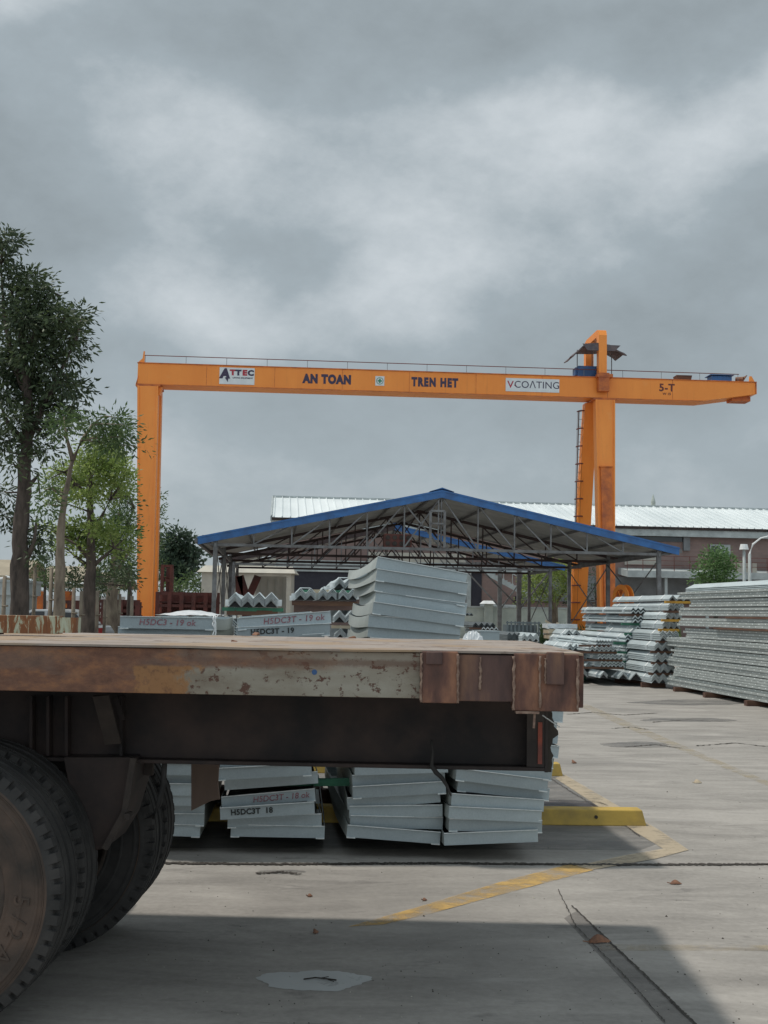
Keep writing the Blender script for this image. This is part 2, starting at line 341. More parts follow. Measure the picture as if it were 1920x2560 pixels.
def perf_mat():                                  # galvanised sections with punched bright dimples
    m, t, P = newmat('punched_galvanised_section'); v = coord(t)
    s = t.nodes.new('ShaderNodeSeparateXYZ'); t.links.new(v, s.inputs[0])
    fy = mth(t, 'ABSOLUTE', mth(t, 'SUBTRACT', mth(t, 'FRACT', mth(t, 'ADD', mth(t, 'MULTIPLY', s.outputs[1], 3.6), mth(t, 'MULTIPLY', mth(t, 'FLOOR', mth(t, 'MULTIPLY', s.outputs[2], 20)), .37))), .5))
    fz_ = mth(t, 'ABSOLUTE', mth(t, 'SUBTRACT', mth(t, 'FRACT', mth(t, 'MULTIPLY', s.outputs[2], 20.0)), .5))
    d = mth(t, 'SQRT', mth(t, 'ADD', mth(t, 'POWER', mth(t, 'MULTIPLY', fy, 3.2), 2), mth(t, 'POWER', mth(t, 'MULTIPLY', fz_, 1.5), 2)))
    n = noise(t, v, 3, 6, .6)
    sel = ramp(t, noise(t, v, 5, 3, .6), [(.36, .15), (.5, 1)])
    dot = mth(t, 'MULTIPLY', ramp(t, d, [(.22, 1), (.36, 0)]), sel)
    c = ramp(t, n, [(.3, (.34, .375, .365)), (.7, (.47, .505, .49))])
    c = mixc(t, dot, c, (.82, .86, .85))
    t.links.new(c, P.inputs['Base Color']); P.inputs['Roughness'].default_value = .42; P.inputs['Metallic'].default_value = .15
    bump(t, P, dot, .6, .01); return m
M['perf'] = perf_mat()
M['shadowbar'] = mat('painted_shade_plug', (.05, .052, .055), (.03, .03, .032), 6, .8)  # near-black colour painting the shade under the angle peaks

def leafmat(name, a, b, c, tr=.35):
    m, t, P = newmat(name); g = t.nodes.new('ShaderNodeNewGeometry')
    col = ramp(t, g.outputs['Random Per Island'], [(0, a), (.55, b), (1, c)])
    col = mixc(t, .35, col, ramp(t, noise(t, wpos(t), .9, 3), [(.35, a), (.65, c)]))
    t.links.new(col, P.inputs['Base Color']); P.inputs['Roughness'].default_value = .55
    tl = t.nodes.new('ShaderNodeBsdfTranslucent'); t.links.new(col, tl.inputs[0])
    mxs = t.nodes.new('ShaderNodeMixShader'); mxs.inputs[0].default_value = tr
    out = t.nodes['Material Output']; t.links.new(P.outputs[0], mxs.inputs[1]); t.links.new(tl.outputs[0], mxs.inputs[2]); t.links.new(mxs.outputs[0], out.inputs[0])
    return m
M['leafdark'] = leafmat('dark_foliage', (.028, .046, .026), (.055, .085, .042), (.11, .145, .06), .32)
M['leaflime'] = leafmat('lime_foliage', (.13, .20, .05), (.24, .33, .085), (.38, .45, .15), .5)
M['leafmid'] = leafmat('mid_green_foliage', (.035, .075, .025), (.075, .13, .04), (.14, .20, .07), .35)
M['leaffar'] = leafmat('blue_green_foliage', (.03, .055, .04), (.05, .085, .055), (.08, .12, .07), .3)
M['leafbright'] = leafmat('bright_green_foliage', (.06, .13, .04), (.12, .22, .075), (.22, .34, .14), .35)

# ------------------------------------------------------------------ lettering
def lettering(txt, size, mtl, parent, loc, rot=(90, 0, 0), name='lettering', depth=.002, off=0.0, sx=1, shear=0, spacing=1):
    cu = bpy.data.curves.new('t', 'FONT'); cu.body = txt; cu.size = size; cu.extrude = depth; cu.offset = off; cu.shear = shear
    cu.align_x = 'CENTER'; cu.align_y = 'CENTER'; cu.space_character = spacing; cu.resolution_u = 4
    tmp = bpy.data.objects.new('t', cu); C.objects.link(tmp)
    dg = bpy.context.evaluated_depsgraph_get(); me = bpy.data.meshes.new_from_object(tmp.evaluated_get(dg))
    bpy.data.objects.remove(tmp); bpy.data.curves.remove(cu)
    me.name = name; me.materials.clear(); me.materials.append(mtl)
    for v in me.vertices: v.co.x *= sx
    o = bpy.data.objects.new(name, me); C.objects.link(o); o.parent = parent; o.location = loc
    o.rotation_euler = tuple(R(a) for a in rot); return o

# ================================================================== GROUND
g = MB(); S = 600
xs = [-S, -60, -20, -8, -3, 0, 3, 8, 20, 60, S]; ys = [-60, 0, 3, 6, 10, 16, 30, 60, 120, 300, 1500]
g.add([(x, y, 0) for y in ys for x in xs], [(j*11+i, j*11+i+1, j*11+i+12, j*11+i+11) for j in range(10) for i in range(10)])
tag(g.build('ground', M['ground']), kind='structure')
def strip(pts, w0, name, m, z, jit=0, w1=None, n=40):
    b = MB(); P = [Vector(p) for p in pts]; L = []
    for i in range(len(P)-1):
        for k in range(n): L.append(P[i].lerp(P[i+1], k/n))
    L.append(P[-1]); vs = []
    for i, p in enumerate(L):
        d = (L[min(i+1, len(L)-1)]-L[max(i-1, 0)]); d.z = 0; d.normalize(); q = Vector((-d.y, d.x, 0))
        ww = w0 if w1 is None else w0+(w1-w0)*i/(len(L)-1)
        off = random.uniform(-jit, jit); ww *= random.uniform(.55, 1.3) if jit else 1
        vs += [p+q*(off-ww/2)+UP*z, p+q*(off+ww/2)+UP*z]
    b.add(vs, [(2*i, 2*i+1, 2*i+3, 2*i+2) for i in range(len(L)-1)])
    return tag(b.build(name, m), kind='structure')
def sheet(pxs, name, m, z):
    b = MB(); b.add([G(*p)+UP*z for p in pxs], [tuple(range(len(pxs)))]); return tag(b.build(name, m), kind='structure')
def blob(px, py, rx, ry, name, m, z, seed=0, n=110):
    rr = random.Random(seed); ph = [rr.uniform(0, 6.28) for _ in range(4)]
    pts = []
    for i in range(n):
        a = 2*math.pi*i/n; k = 1+.07*math.sin(2*a+ph[0])+.06*math.sin(3*a+ph[1])+.06*math.sin(5*a+ph[2])+.03*math.sin(9*a+ph[3])+.02*math.sin(17*a+ph[0])+.012*math.sin(31*a+ph[1])
        pts.append((px+rx*k*math.cos(a), py+ry*k*math.sin(a)))
    return sheet(pts, name, m, z)
# bay marked in yellow
sheet([(1388, 1946), (1412, 1937), (1572, 2031), (1650, 2077), (1722, 2126), (1659, 2123), (1590, 2082), (1525, 2036)], 'painted_line', M['linepale'], .003)
sheet([(1659, 2123), (1722, 2126), (1640, 2148), (1480, 2176), (1440, 2166), (1560, 2140)], 'painted_line', M['linepale'], .0045)
sheet([(1436, 2158), (1484, 2176), (1280, 2230), (1080, 2284), (960, 2312), (870, 2318), (1040, 2270), (1250, 2206)], 'painted_line', M['lineyellow'], .003)
sheet([(1440, 1762), (1470, 1762), (1760, 1886), (1925, 1955), (1925, 1968), (1740, 1892), (1560, 1818)], 'painted_line', M['linefaint'], .003)
sheet([(1500, 2362), (1925, 2364), (1925, 2378), (1500, 2378)], 'painted_line', M['linefaint'], .003)
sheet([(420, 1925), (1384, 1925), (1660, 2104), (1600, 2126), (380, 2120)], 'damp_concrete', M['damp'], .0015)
sheet([(1410, 2296), (1444, 2276), (1738, 2560), (1760, 2600), (1700, 2600), (1655, 2555)], 'concrete_patch', M['patch'], .0015)
sheet([(1340, 1995), (1500, 2005), (1540, 2024), (1340, 2028)], 'oil_stain', M['oil'], .003)
blob(785, 2452, 128, 27, 'cement_spill', M['palepatch'], .0015, 3)
blob(1730, 1756, 150, 7, 'damp_concrete', M['damp'], .0015, 5); blob(1590, 1862, 90, 7, 'damp_concrete', M['damp'], .0015, 6)
blob(1720, 1800, 110, 5, 'damp_concrete', M['damp'], .0015, 8)
blob(700, 2180, 60, 5, 'damp_concrete', M['damp'], .0015, 9)
strip([G(300, 2158), G(700, 2162), G(1100, 2159), G(1480, 2163), G(1940, 2162)], .05, 'pavement_crack', M['crack'], .006, .012, n=90)
strip([G(1430, 2266), G(1520, 2352), G(1640, 2466), G(1760, 2585)], .008, 'pavement_crack', M['crack'], .006, .003, .013)
strip([G(1395, 2225), G(1440, 2318), G(1560, 2440), G(1665, 2560)], .005, 'pavement_crack', M['crack'], .006, .004)
strip([G(1420, 1786), G(1480, 1781), G(1560, 1788), G(1640, 1783)], .05, 'pavement_crack', M['crack'], .003, .02, .05, 30)
for pl_ in ([(1560, 1868), (1640, 1862), (1700, 1871)], [(1740, 1865), (1840, 1858), (1925, 1868)], [(1630, 1806), (1720, 1800), (1830, 1806)], [(1530, 1822), (1580, 1818), (1620, 1824)], [(640, 2185), (700, 2181), (750, 2187)]):
    strip([G(*q) for q in pl_], .03, 'pavement_crack', M['crack'], .006, .02, .03, 14)
strip([G(1360, 1936), G(1430, 1982), G(1520, 2035), G(1600, 2092)], .008, 'pavement_crack', M['crack'], .006, .006)
# dry leaves and grit lying about
def dryleaf(px, py, L, Wd, rz, label, m=None):
    b = MB(); n = 7; vs = []
    for i in range(n):
        t_ = i/(n-1); x = (t_-.5)*L; hw = Wd/2*math.sin(math.pi*min(1, .08+t_*.9)); zc = .003+.10*L*math.sin(math.pi*t_)**2
        vs += [(x, -hw, max(.002, zc-.3*hw)), (x, 0, zc+.3*hw), (x, hw, zc+hw*.9)]
    fs = []
    for i in range(n-1):
        for k in range(2): fs.append((3*i+k, 3*i+k+1, 3*i+k+4, 3*i+k+3))
    b.add(vs, fs); b.tube([(-L/2, 0, .007), (-L/2-.25*L, .02*L, .012)], .0015, 5)
    o = b.build('dry_leaf', m or M['leaf_dry'], loc=G(px, py), smooth=True, rz=rz)
    mo = o.modifiers.new('s', 'SOLIDIFY'); mo.thickness = .0015
    tag(o, label, 'leaf', 'leaves and scraps on the concrete'); return o
dryleaf(1500, 2357, .115, .045, .25, 'large curled brown leaf lying across the crack in the lower right')
dryleaf(1690, 2211, .07, .03, .1, 'small brown leaf on sunlit concrete right of the yellow line')
dryleaf(790, 2332, .05, .025, 1.3, 'dark curled leaf at the shadow edge below the tray stacks')
dryleaf(775, 2242, .03, .02, .4, 'tiny dark scrap above the shadow edge, below the second tray stack')
dryleaf(1436, 1908, .09, .05, 1.0, 'black scrap standing just above the rear yellow kerb bar end')
dryleaf(1062, 2252, .03, .018, .6, 'tiny dark scrap near the left end of the yellow line')
dryleaf(1745, 1958, .08, .05, .2, 'pale yellow leaf alone on the concrete at the right', M['paletimber'])
tw = MB(); tw.tube([(-.07, 0, .006), (-.02, .004, .012), (.07, -.004, .006)], .003, 6); tw.tube([(.0, .002, .011), (.035, .025, .010)], .002, 5); tw.tube([(.02, 0, .01), (.06, -.025, .006)], .0018, 5)
tag(tw.build('twig', M['twig'], loc=G(800, 2452)), 'thin forked black twig lying on the pale cement spill', 'twig')
b = MB(); rr = random.Random(3)
for _ in range(800):
    p = G(rr.uniform(350, 1930), 1640+920*rr.random()**.8); s_ = rr.uniform(.0015, .0045)*(1 if rr.random() < .95 else 2)
    q = [p+Vector((s_*math.cos(a_+rr.random()), s_*math.sin(a_), .001)) for a_ in (0, 1.6, 3.1, 4.7)]
    b.add(q+[p+Vector((0, 0, s_*1.1))], [(0, 1, 4), (1, 2, 4), (2, 3, 4), (3, 0, 4)], 0 if rr.random() < .6 else 1)
tag(b.build('grit', [M['crack'], M['cream']]), 'fine grit and crumbs scattered over the concrete yard', 'grit', kind='stuff')
# kerb bars that carry the stacks
def kerbbar(p0, p1, hgt, wd, label):
    a = G(*p0); b_ = G(*p1); L = (b_-a).length; rz = math.atan2((b_-a).y, (b_-a).x)
    t = thing('kerb_bar', label, 'kerb', a, rz, 'yellow kerb bars on the yard')
    b = MB(); s = .035
    b.hexa([(0, 0, 0), (L, 0, 0), (L, wd, 0), (0, wd, 0)], [(s, s*.6, hgt), (L-s*.8, s*.6, hgt), (L-s*.8, wd-s, hgt), (s, wd-s, hgt)])
    b.build('bar', M['kerbyellow'], t, bevel=.008)
    for x in (L-.38, L-1.3, L-2.2):
        q = MB(); q.tube([(x, .008+.02*.5, hgt*.55), (x, .004, hgt*.55)], .013, 12); q.build('bolt', M['crack'], t)
kerbbar((330, 2052), (1617, 2066), .115, .20, 'front worn yellow kerb bar running under the steel pan stacks')
kerbbar((330, 1927), (1408, 1941), .12, .20, 'rear worn yellow kerb bar with its tip showing under the trailer corner')

# ================================================================== TRAILER
C0 = W(1449, 1633, 4.30); ZD = C0.z
ta = math.atan2(-60, F)                           # slight turn of the trailer
tr = thing('flatbed_trailer', 'old rusty flatbed trailer parked across the foreground with dusty deck and dual wheels', 'trailer', (C0.x, C0.y, 0), ta)
TI = inv(tr)
def tl(p): return TI @ Vector(p)
DW = 1.88; LX = -9.5
# deck plate
d = MB(); cut = .0
n = 46; vs = []; 
for i in range(n+1):
    x = LX+(-LX+.012)*i/n
    for k in range(7): vs.append((x, -.012+(DW+.02)*k/6, ZD+random.uniform(-.0015, .0015)))
d.add(vs, [(i*7+k, (i+1)*7+k, (i+1)*7+k+1, i*7+k+1) for i in range(n) for k in range(6)])
o = d.build('deck', M['deck'], tr); mo = o.modifiers.new('s', 'SOLIDIFY'); mo.thickness = .008
# near side rail
rl = MB(); rl.box(LX, -.585, 0, .016, ZD-.176, ZD-.010); rl.box(LX, -.585, .016, .07, ZD-.030, ZD-.010); rl.box(LX, -.585, .016, .07, ZD-.176, ZD-.162)
o = rl.build('side_rail', M['rail'], tr, bevel=.003); o['label'] = 'side rail, rusty at the left and scuffed grey towards the corner'
rl = MB(); rl.box(LX, -.02, DW-.016, DW, ZD-.176, ZD-.010); rl.build('side_rail', M['rustplate'], tr)
sp = MB(); pp = tl(Rp(785, 1681, C0, Vector((0, 1, 0)))); sp.tube([(pp.x, -.0002, pp.z), (pp.x, -.0012, pp.z)], .010, 14); sp.build('paint_spot', M['bluebox'], tr)
# corner assembly
def plate(x0, x1, z0, z1, y0, th, m='rust', nm='stake_pocket', bv=.004):
    b = MB(); b.box(x0, x1, y0, y0+th, z0, z1); return b.build(nm, M[m], tr, bevel=bv)
plate(-.580, -.447, ZD-.190, ZD-.002, -.022, .075)
plate(-.565, -.505, ZD-.050, ZD-.004, -.030, .0078, 'rustplate', 'weld_plate')
plate(-.447, -.243, ZD-.182, ZD-.012, -.006, .05, 'rustplate', 'recess_plate')
plate(-.243, -.004, ZD-.213, ZD-.004, -.016, .12)
plate(-.125, -.060, ZD-.115, ZD+.003, -.031, .0148, 'rustplate', 'hook_bracket')
eb = MB(); eb.hexa([(-.004, .006, ZD-.200), (.016, .010, ZD-.200), (.016, .16, ZD-.20), (-.004, .16, ZD-.20)], [(-.004, .006, ZD-.002), (.018, .010, ZD-.002), (.018, .16, ZD-.002), (-.004, .16, ZD-.002)])
eb.box(-.004, .012, .16, DW-.016, ZD-.19, ZD-.010); eb.build('end_rail', M['rust'], tr, bevel=.004)
for xw, z0, z1 in ((-.447, ZD-.188, ZD-.01), (-.582, ZD-.188, ZD-.01), (-.365, ZD-.14, ZD-.02), (-.243, ZD-.21, ZD-.015), (-.148, ZD-.20, ZD-.012), (-.128, ZD-.112, ZD-.02), (-.010, ZD-.205, ZD-.02)):
    b = MB(); k = 16
    pts = [(xw+random.uniform(-.002, .002), -.024 if xw != -.365 else -.008, z0+(z1-z0)*i/k) for i in range(k+1)]
    b.tube(pts, [random.uniform(.003, .0065) for _ in pts], 7); b.build('weld_bead', M['weld'], tr, smooth=True)
b = MB(); b.box(-.235, -.150, -.030, .02, ZD-.222, ZD-.2135); b.bar((-.165, -.01, ZD-.222), (-.168, -.012, ZD-.275), .008, .006); b.build('torn_bracket', M['weld'], tr)
# main beam (inset), its flanges and end
BZ0 = .922; BV = .60
def ibeam(v, mk, nm='chassis_beam'):
    b = MB(); e_ = .002
    b.box(LX, -.06+e_, v, v+.012, BZ0+.016, ZD-.012); b.box(LX, -.06, v-.055, v+.075, BZ0, BZ0+.016)
    return b.build(nm, M[mk], tr, bevel=.003)
ibeam(BV, 'darksteel'); ibeam(DW-BV, 'darksteel')
b = MB(); b.box(-.060, -.048, BV-.055, DW-BV+.06, BZ0-.004, ZD-.012)
b.box(-.135, -.062, BV-.056, BV-.050, BZ0+.018, ZD-.2); b.build('end_plate', M['grimebrown'], tr)
b = MB(); b.box(-.090, -.072, BV-.060, BV-.0565, BZ0+.03, BZ0+.20); o = b.build('marker_strip', M['marker'], tr); o['label'] = 'narrow red-orange reflective strip at the beam end'
b = MB()                                         # ragged rubber flap at the end
vs = []; k = 16
for i in range(k+1):
    z = BZ0-.006+(ZD-.23-BZ0)*i/k; wv = .012+random.uniform(0, .016)+(.02 if 8 < i < 11 else 0)
    vs += [(-.047, BV-.03, z), (-.047+wv, BV-.03, z), (-.047+wv, BV-.022, z), (-.047, BV-.022, z)]
b.add(vs, [(4*i+j, 4*i+(j+1) % 4, 4*i+4+(j+1) % 4, 4*i+4+j) for i in range(k) for j in range(4)]+[(3, 2, 1, 0), (4*k, 4*k+1, 4*k+2, 4*k+3)]); b.build('torn_flap', M['crack'], tr)
for v0, v1 in ((.07, BV), (BV+.012, DW-BV), (DW-BV+.012, DW-.02)):
    for x in [-.9-.62*i for i in range(13)]:
        b = MB(); b.box(x, x+.05, v0+.001, v1-.001, ZD-.14, ZD-.010); b.build('cross_member', M['darksteel'], tr)
def TP(px, py, v):                               # trailer-space point seen at a pixel, at depth v behind the rail
    P0 = Vector((C0.x, C0.y, 0))+Vector((-math.sin(ta), math.cos(ta), 0))*v
    return tl(Rp(px, py, P0, Vector((-math.sin(ta), math.cos(ta), 0))))
a = TP(252, 1738, .35); c = TP(283, 1858, .50); b = MB(); b.bar(a, c, .065, .012, (0, 1, 0)); b.build('brace', M['grimebrown'], tr)
a = TP(290, 1745, .52); c = TP(308, 1800, .52); b = MB(); b.bar(a, c, .02, .012, (0, 1, 0)); b.build('brace', M['darksteel'], tr)
for px in (82, 124, 170, 306):
    a = TP(px, 1740, BV-.03); c = TP(px, 1888, BV-.03); b = MB(); b.bar(a, c, .012, .05, (0, 1, 0)); b.build('stiffener', M['darksteel'], tr)
# spring hanger, bolt and air hose
b = MB(); poly = [TP(x, y, .50) for x, y in ((158, 1893), (338, 1893), (330, 1960), (300, 2060), (262, 2122), (236, 2126), (205, 2060), (170, 1960))]; b.prism(poly, (0, .35, 0)); b.build('spring_hanger', M['darksteel'], tr, bevel=.004)
b = MB(); b.bar(TP(334, 1895, .47), TP(312, 2030, .47), .024, .02, (0, 1, 0)); b.bar(TP(312, 2030, .47), TP(262, 2122, .47), .024, .02, (0, 1, 0)); b.build('hanger_edge', M['grimebrown'], tr)
b = MB(); p = TP(318, 2042, .44); b.tube([p, p+Vector((0, .06, 0))], .014, 8); b.build('bolt', M['grimebrown'], tr)
b = MB(); b.tube([TP(412, 1898, .62), TP(408, 1960, .62), TP(398, 2010, .62), TP(380, 2045, .62)], .012, 8); b.build('air_hose', M['rubber'], tr, smooth=True)
b = MB(); p = TP(370, 1915, .7); b.box(p.x-.02, p.x+.02, p.y, p.y+.03, p.z-.04, p.z+.02); b.build('lamp_bracket', M['grimebrown'], tr)
b = MB(); pts = [TP(x, y, BV-.07) for x, y in ((1078, 1850), (1082, 1878), (1080, 1898), (1079, 1915), (1090, 1931), (1106, 1946), (1118, 1966), (1128, 1990))]; b.tube(pts, [.005, .005, .006, .009, .010, .009, .006, .003], 8); b.build('broken_hose', M['rubber'], tr, smooth=True)
b = MB(); b.tube([TP(1356, 1788, .1), TP(1378, 1803, .1), TP(1400, 1818, .1)], .0022, 5); b.build('loose_wire', M['zinc'], tr)
# mud flap
mf = MB(); q = [TP(x, y, 1.55) for x, y in ((478, 1880), (549, 1880), (545, 1960), (549, 1998), (528, 2002), (478, 2027))]; mf.prism(q, (0, .014, 0)); mf.build('mud_flap', M['flap'], tr)
# wheels
def tyre(parent, wdt=.27, Ro=.518, side='sidewall'):
    n = 224; prof = []                            # (axial, radius, lug)
    prof = [(-.62, .56, 0), (-.93, .60, 0), (-.955, .615, 0), (-.94, .63, 0), (-1.0, .70, 0), (-1.03, .715, 0), (-1.03, .725, 0), (-1.0, .735, 0), (-1.01, .82, 0), (-1.03, .828, 0), (-1.03, .84, 0), (-.99, .85, 0), (-.965, .875, 0), (-.985, .885, 0), (-.955, .90, 0), (-.915, .915, 0), (-.875, .955, 2), (-.84, .988, 1), (-.68, 1.0, 1), (-.66, .996, 0), (-.56, 1.0, 0), (-.54, .965, 0), (-.46, .962, 0), (-.44, 1.0, 0), (-.12, 1.0, 0), (-.10, .965, 0), (.0, .965, 0)]
    prof = prof+[(-a_, r_, l_) for a_, r_, l_ in reversed(prof[:-1])]
    vs = []; k = len(prof)
    for i in range(n):
        a_ = 2*math.pi*(i//4+(0, .30, .35, .95)[i % 4])/(n/4); g_ = (i % 4 < 2)
        for (ax, rr_, lg) in prof:
            rad = rr_*Ro*(1-(.045 if lg == 1 and g_ else (.024 if lg == 2 and g_ else 0)))
            vs.append((rad*math.cos(a_), ax*wdt/2, rad*math.sin(a_)))
    b = MB(); fs = []; mi = []
    for i in range(n):
        j = (i+1) % n
        for q in range(k-1): fs.append((i*k+q, i*k+q+1, j*k+q+1, j*k+q)); mi.append(1 if prof[q][1] < .90 else 0)
    b.add(vs, fs); b.m = mi
    return b.build('tyre', [M['rubber'], M[side]], parent)
def wheel(X, Y, nm_label, side='rubber'):
    w_ = bpy.data.objects.new('wheel', None); C.objects.link(w_); w_.parent = tr; w_.location = tl((X, Y, .508)); w_['label'] = nm_label
    w_.rotation_euler.y = random.uniform(0, 1)
    ty = tyre(w_, side=side)
    b = MB(); prof = [(-.115, .318), (-.128, .305), (-.12, .29), (-.03, .275), (-.02, .20), (-.06, .13), (-.13, .115), (-.14, .0)]
    n = 40; vs = []; k = len(prof)
    for i in range(n):
        a_ = 2*math.pi*i/n
        for (ax, rr_) in prof: vs.append((rr_*math.cos(a_), ax, rr_*math.sin(a_)))
    b.add(vs, [(i*k+q, ((i+1) % n)*k+q, ((i+1) % n)*k+q+1, i*k+q+1) for i in range(n) for q in range(k-1)])
    for i in range(10):
        a_ = 2*math.pi*i/10; b.tube([(.165*math.cos(a_), -.03, .165*math.sin(a_)), (.165*math.cos(a_), -.075, .165*math.sin(a_))], .014, 6)
    b.build('rim', M['rim'], w_, smooth=True)
    for s_ in (-.138,):
        for rr_ in (.455, .425):
            q = MB(); q.tube([(rr_*math.cos(a_*math.pi/48), s_+.004, rr_*math.sin(a_*math.pi/48)) for a_ in range(97)], .0022, 5, cap=False); q.build('sidewall_ring', M['sidewall'], w_, smooth=True)
    return w_
XN = W(-200, 2221, 4.33).x; XF = -1.535
w1 = wheel(XN, 4.33+.135, 'near outer wheel with muddy brown sidewall', 'sidewall'); wheel(XN, 4.33+.135+.315, 'second wheel of the near pair')
wheel(XF, 5.38+.135, 'inner wheel seen behind the near pair'); wheel(XF, 5.38+.135+.30, 'farthest wheel, its edge lit against the yard')
for ch, ang in (('5', -2), ('/', -12), ('2', -20), ('A', -33)):
    a_ = R(ang); rr_ = .375
    o = lettering(ch, .085, M['sidewall'], w1, (rr_*math.cos(a_-w1.rotation_euler.y*-1), -.137, rr_*math.sin(a_-w1.rotation_euler.y*-1)), (90, 0, 0), 'raised_letter', .004, .0)
    o.rotation_euler = Euler((R(90), -(a_+w1.rotation_euler.y-math.pi/2), 0), 'XYZ')
    o.matrix_parent_inverse = Matrix.Identity(4)
b = MB(); c_ = tl(((XN+XF)/2, 5.0, .525)); b.tube([(c_.x, .35, .525), (c_.x, 2.0, .525)], .06, 14); b.box(c_.x-.12, c_.x+.12, .62, .70, .55, .92); b.box(c_.x-.12, c_.x+.12, 1.6, 1.68, .55, .92); b.build('axle', M['darksteel'], tr)
b = MB(); b.box(c_.x-1.2, c_.x+.35, .63, .70, .60, .68); b.build('leaf_spring', M['darksteel'], tr)
# front axle group further left (off frame but it carries the deck)
# thing lying on the deck: peeling green channel
A0 = TP(-260, 1582, 1.05); A1 = TP(136, 1583, .98)
aw = tr.matrix_world
TW = TI.inverted()
bp = TW @ Vector((A1.x, 1.0, ZD+.006))
cb = thing('steel_channel', 'short steel channel with peeling pale green paint lying on the trailer deck at the left', 'steel beam', bp, R(-3))
b = MB(); HB = .088
b.box(-1.9, 0, 0, .008, .006, HB); b.box(-1.9, 0, .008, .10, HB-.008, HB); b.box(-1.9, 0, .008, .10, .006, .014); b.build('web', M['peel'], cb, bevel=.002)
b = MB(); b.M = Matrix.Rotation(R(4), 4, 'Z'); b.box(.001, .085, .0, .006, .012, HB-.006); b.box(.085, .091, .0, .09, .012, HB-.006); b.box(.055, .062, .006, .09, .012, HB-.01); b.build('end_cap', M['peel'], cb)
b = MB(); b.box(-.52, -.28, .0, .10, -.002, .006); b.build('packing_shim', M['timber'], cb)
for px, py, s_, lb in ((640, 1590, .03, 'rust flake and crumpled leaf near the middle edge of the deck'), (585, 1606, .014, 'small rust flake at the near edge of the deck'), (880, 1597, .02, 'brown rust flake right of middle on the deck')):
    q = Rp(px, py, Vector((0, 0, ZD)), UP); b = MB(); b.M = Matrix.Rotation(random.random()*3, 4, 'Z')
    b.hexa([(-s_, -s_*.5, 0), (s_, -s_*.4, 0), (s_*.8, s_*.6, 0), (-s_*.9, s_*.5, 0)], [(-s_*.8, -s_*.4, s_*.25), (s_*.9, -s_*.3, s_*.45), (s_*.6, s_*.5, s_*.6), (-s_*.8, s_*.4, s_*.2)])
    tag(b.build('rust_flake', M['leaf_dry'], loc=(q.x, q.y, ZD+.003)), lb, 'debris', 'flakes on the deck')

# ================================================================== STEEL PANS IN FOUR STACKS
PW, PH, PL = .60, .078, 2.4
def pan_mesh(sag, lip=1):
    b = MB(); n = 10; t_ = .0035; hw = PW/2
    def zz_(y): return -sag*math.sin(math.pi*y/PL)
    ys_ = [PL*i/n for i in range(n+1)]
    b.box(-hw, hw, 0, t_, 0, PH); b.box(-hw+.001, hw-.001, -.012, 0, PH-.0035, PH+.0005, 2)             # front and its lip
    b.box(-hw, hw, PL-t_, PL, 0, PH)
    for sx in (-1, 1):
        x0, x1 = (-hw, -hw+t_) if sx < 0 else (hw-t_, hw)
        for i in range(n):
            ya, yb = ys_[i], ys_[i+1]
            if i == 0: ya = t_
            if i == n-1: yb = PL-t_
            za, zb = zz_(ys_[i]), zz_(ys_[i+1]); bul = lambda y: sx*.02*math.sin(math.pi*y/PL)
            b.hexa([(x0+bul(ya), ya, za), (x1+bul(ya), ya, za), (x1+bul(yb), yb, zb), (x0+bul(yb), yb, zb)], [(x0, ya, za+PH), (x1, ya, za+PH), (x1, yb, zb+PH), (x0, yb, zb+PH)], 1)
    for i in range(n):
        ya, yb = ys_[i], ys_[i+1]; za, zb = zz_(ya)+.001, zz_(yb)+.001
        if i == 0: ya = t_
        if i == n-1: yb = PL-t_
        b.add([(-hw+t_, ya, za), (hw-t_, ya, za), (hw-t_, yb, zb), (-hw+t_, yb, zb), (-hw+t_, ya, za+t_), (hw-t_, ya, za+t_), (hw-t_, yb, zb+t_), (-hw+t_, yb, zb+t_)], [(3, 2, 1, 0), (4, 5, 6, 7)], 1)
    if lip:
        for sx in (-1, 1): b.box(sx*hw-(.055 if sx > 0 else 0), sx*hw+(.055 if sx < 0 else 0), -.010, -.0005, -.004, .003, 2)
    return b
protos = [pan_mesh(s_, l_).build('steel_pan', [M['galv'], M['galvside'], M['zinc']]) for s_, l_ in ((.015, 1), (.034, 0), (.027, 1), (.02, 0))]
ORD = ['lowest', 'second', 'third', 'fourth', 'fifth', 'sixth', 'seventh', 'eighth', 'ninth', 'tenth', 'eleventh', 'twelfth', 'thirteenth', 'fourteenth', 'fifteenth', 'sixteenth', 'seventeenth', 'eighteenth', 'nineteenth', 'twentieth', 'twenty-first', 'twenty-second', 'twenty-third', 'twenty-fourth', 'twenty-fifth', 'twenty-sixth', 'twenty-seventh', 'twenty-eighth']
used = set()
def interp(kn, t_):
    for (a_, va), (b_, vb_) in zip(kn, kn[1:]):
        if t_ <= b_: return va+(vb_-va)*(t_-a_)/(b_-a_)
    return kn[-1][1]
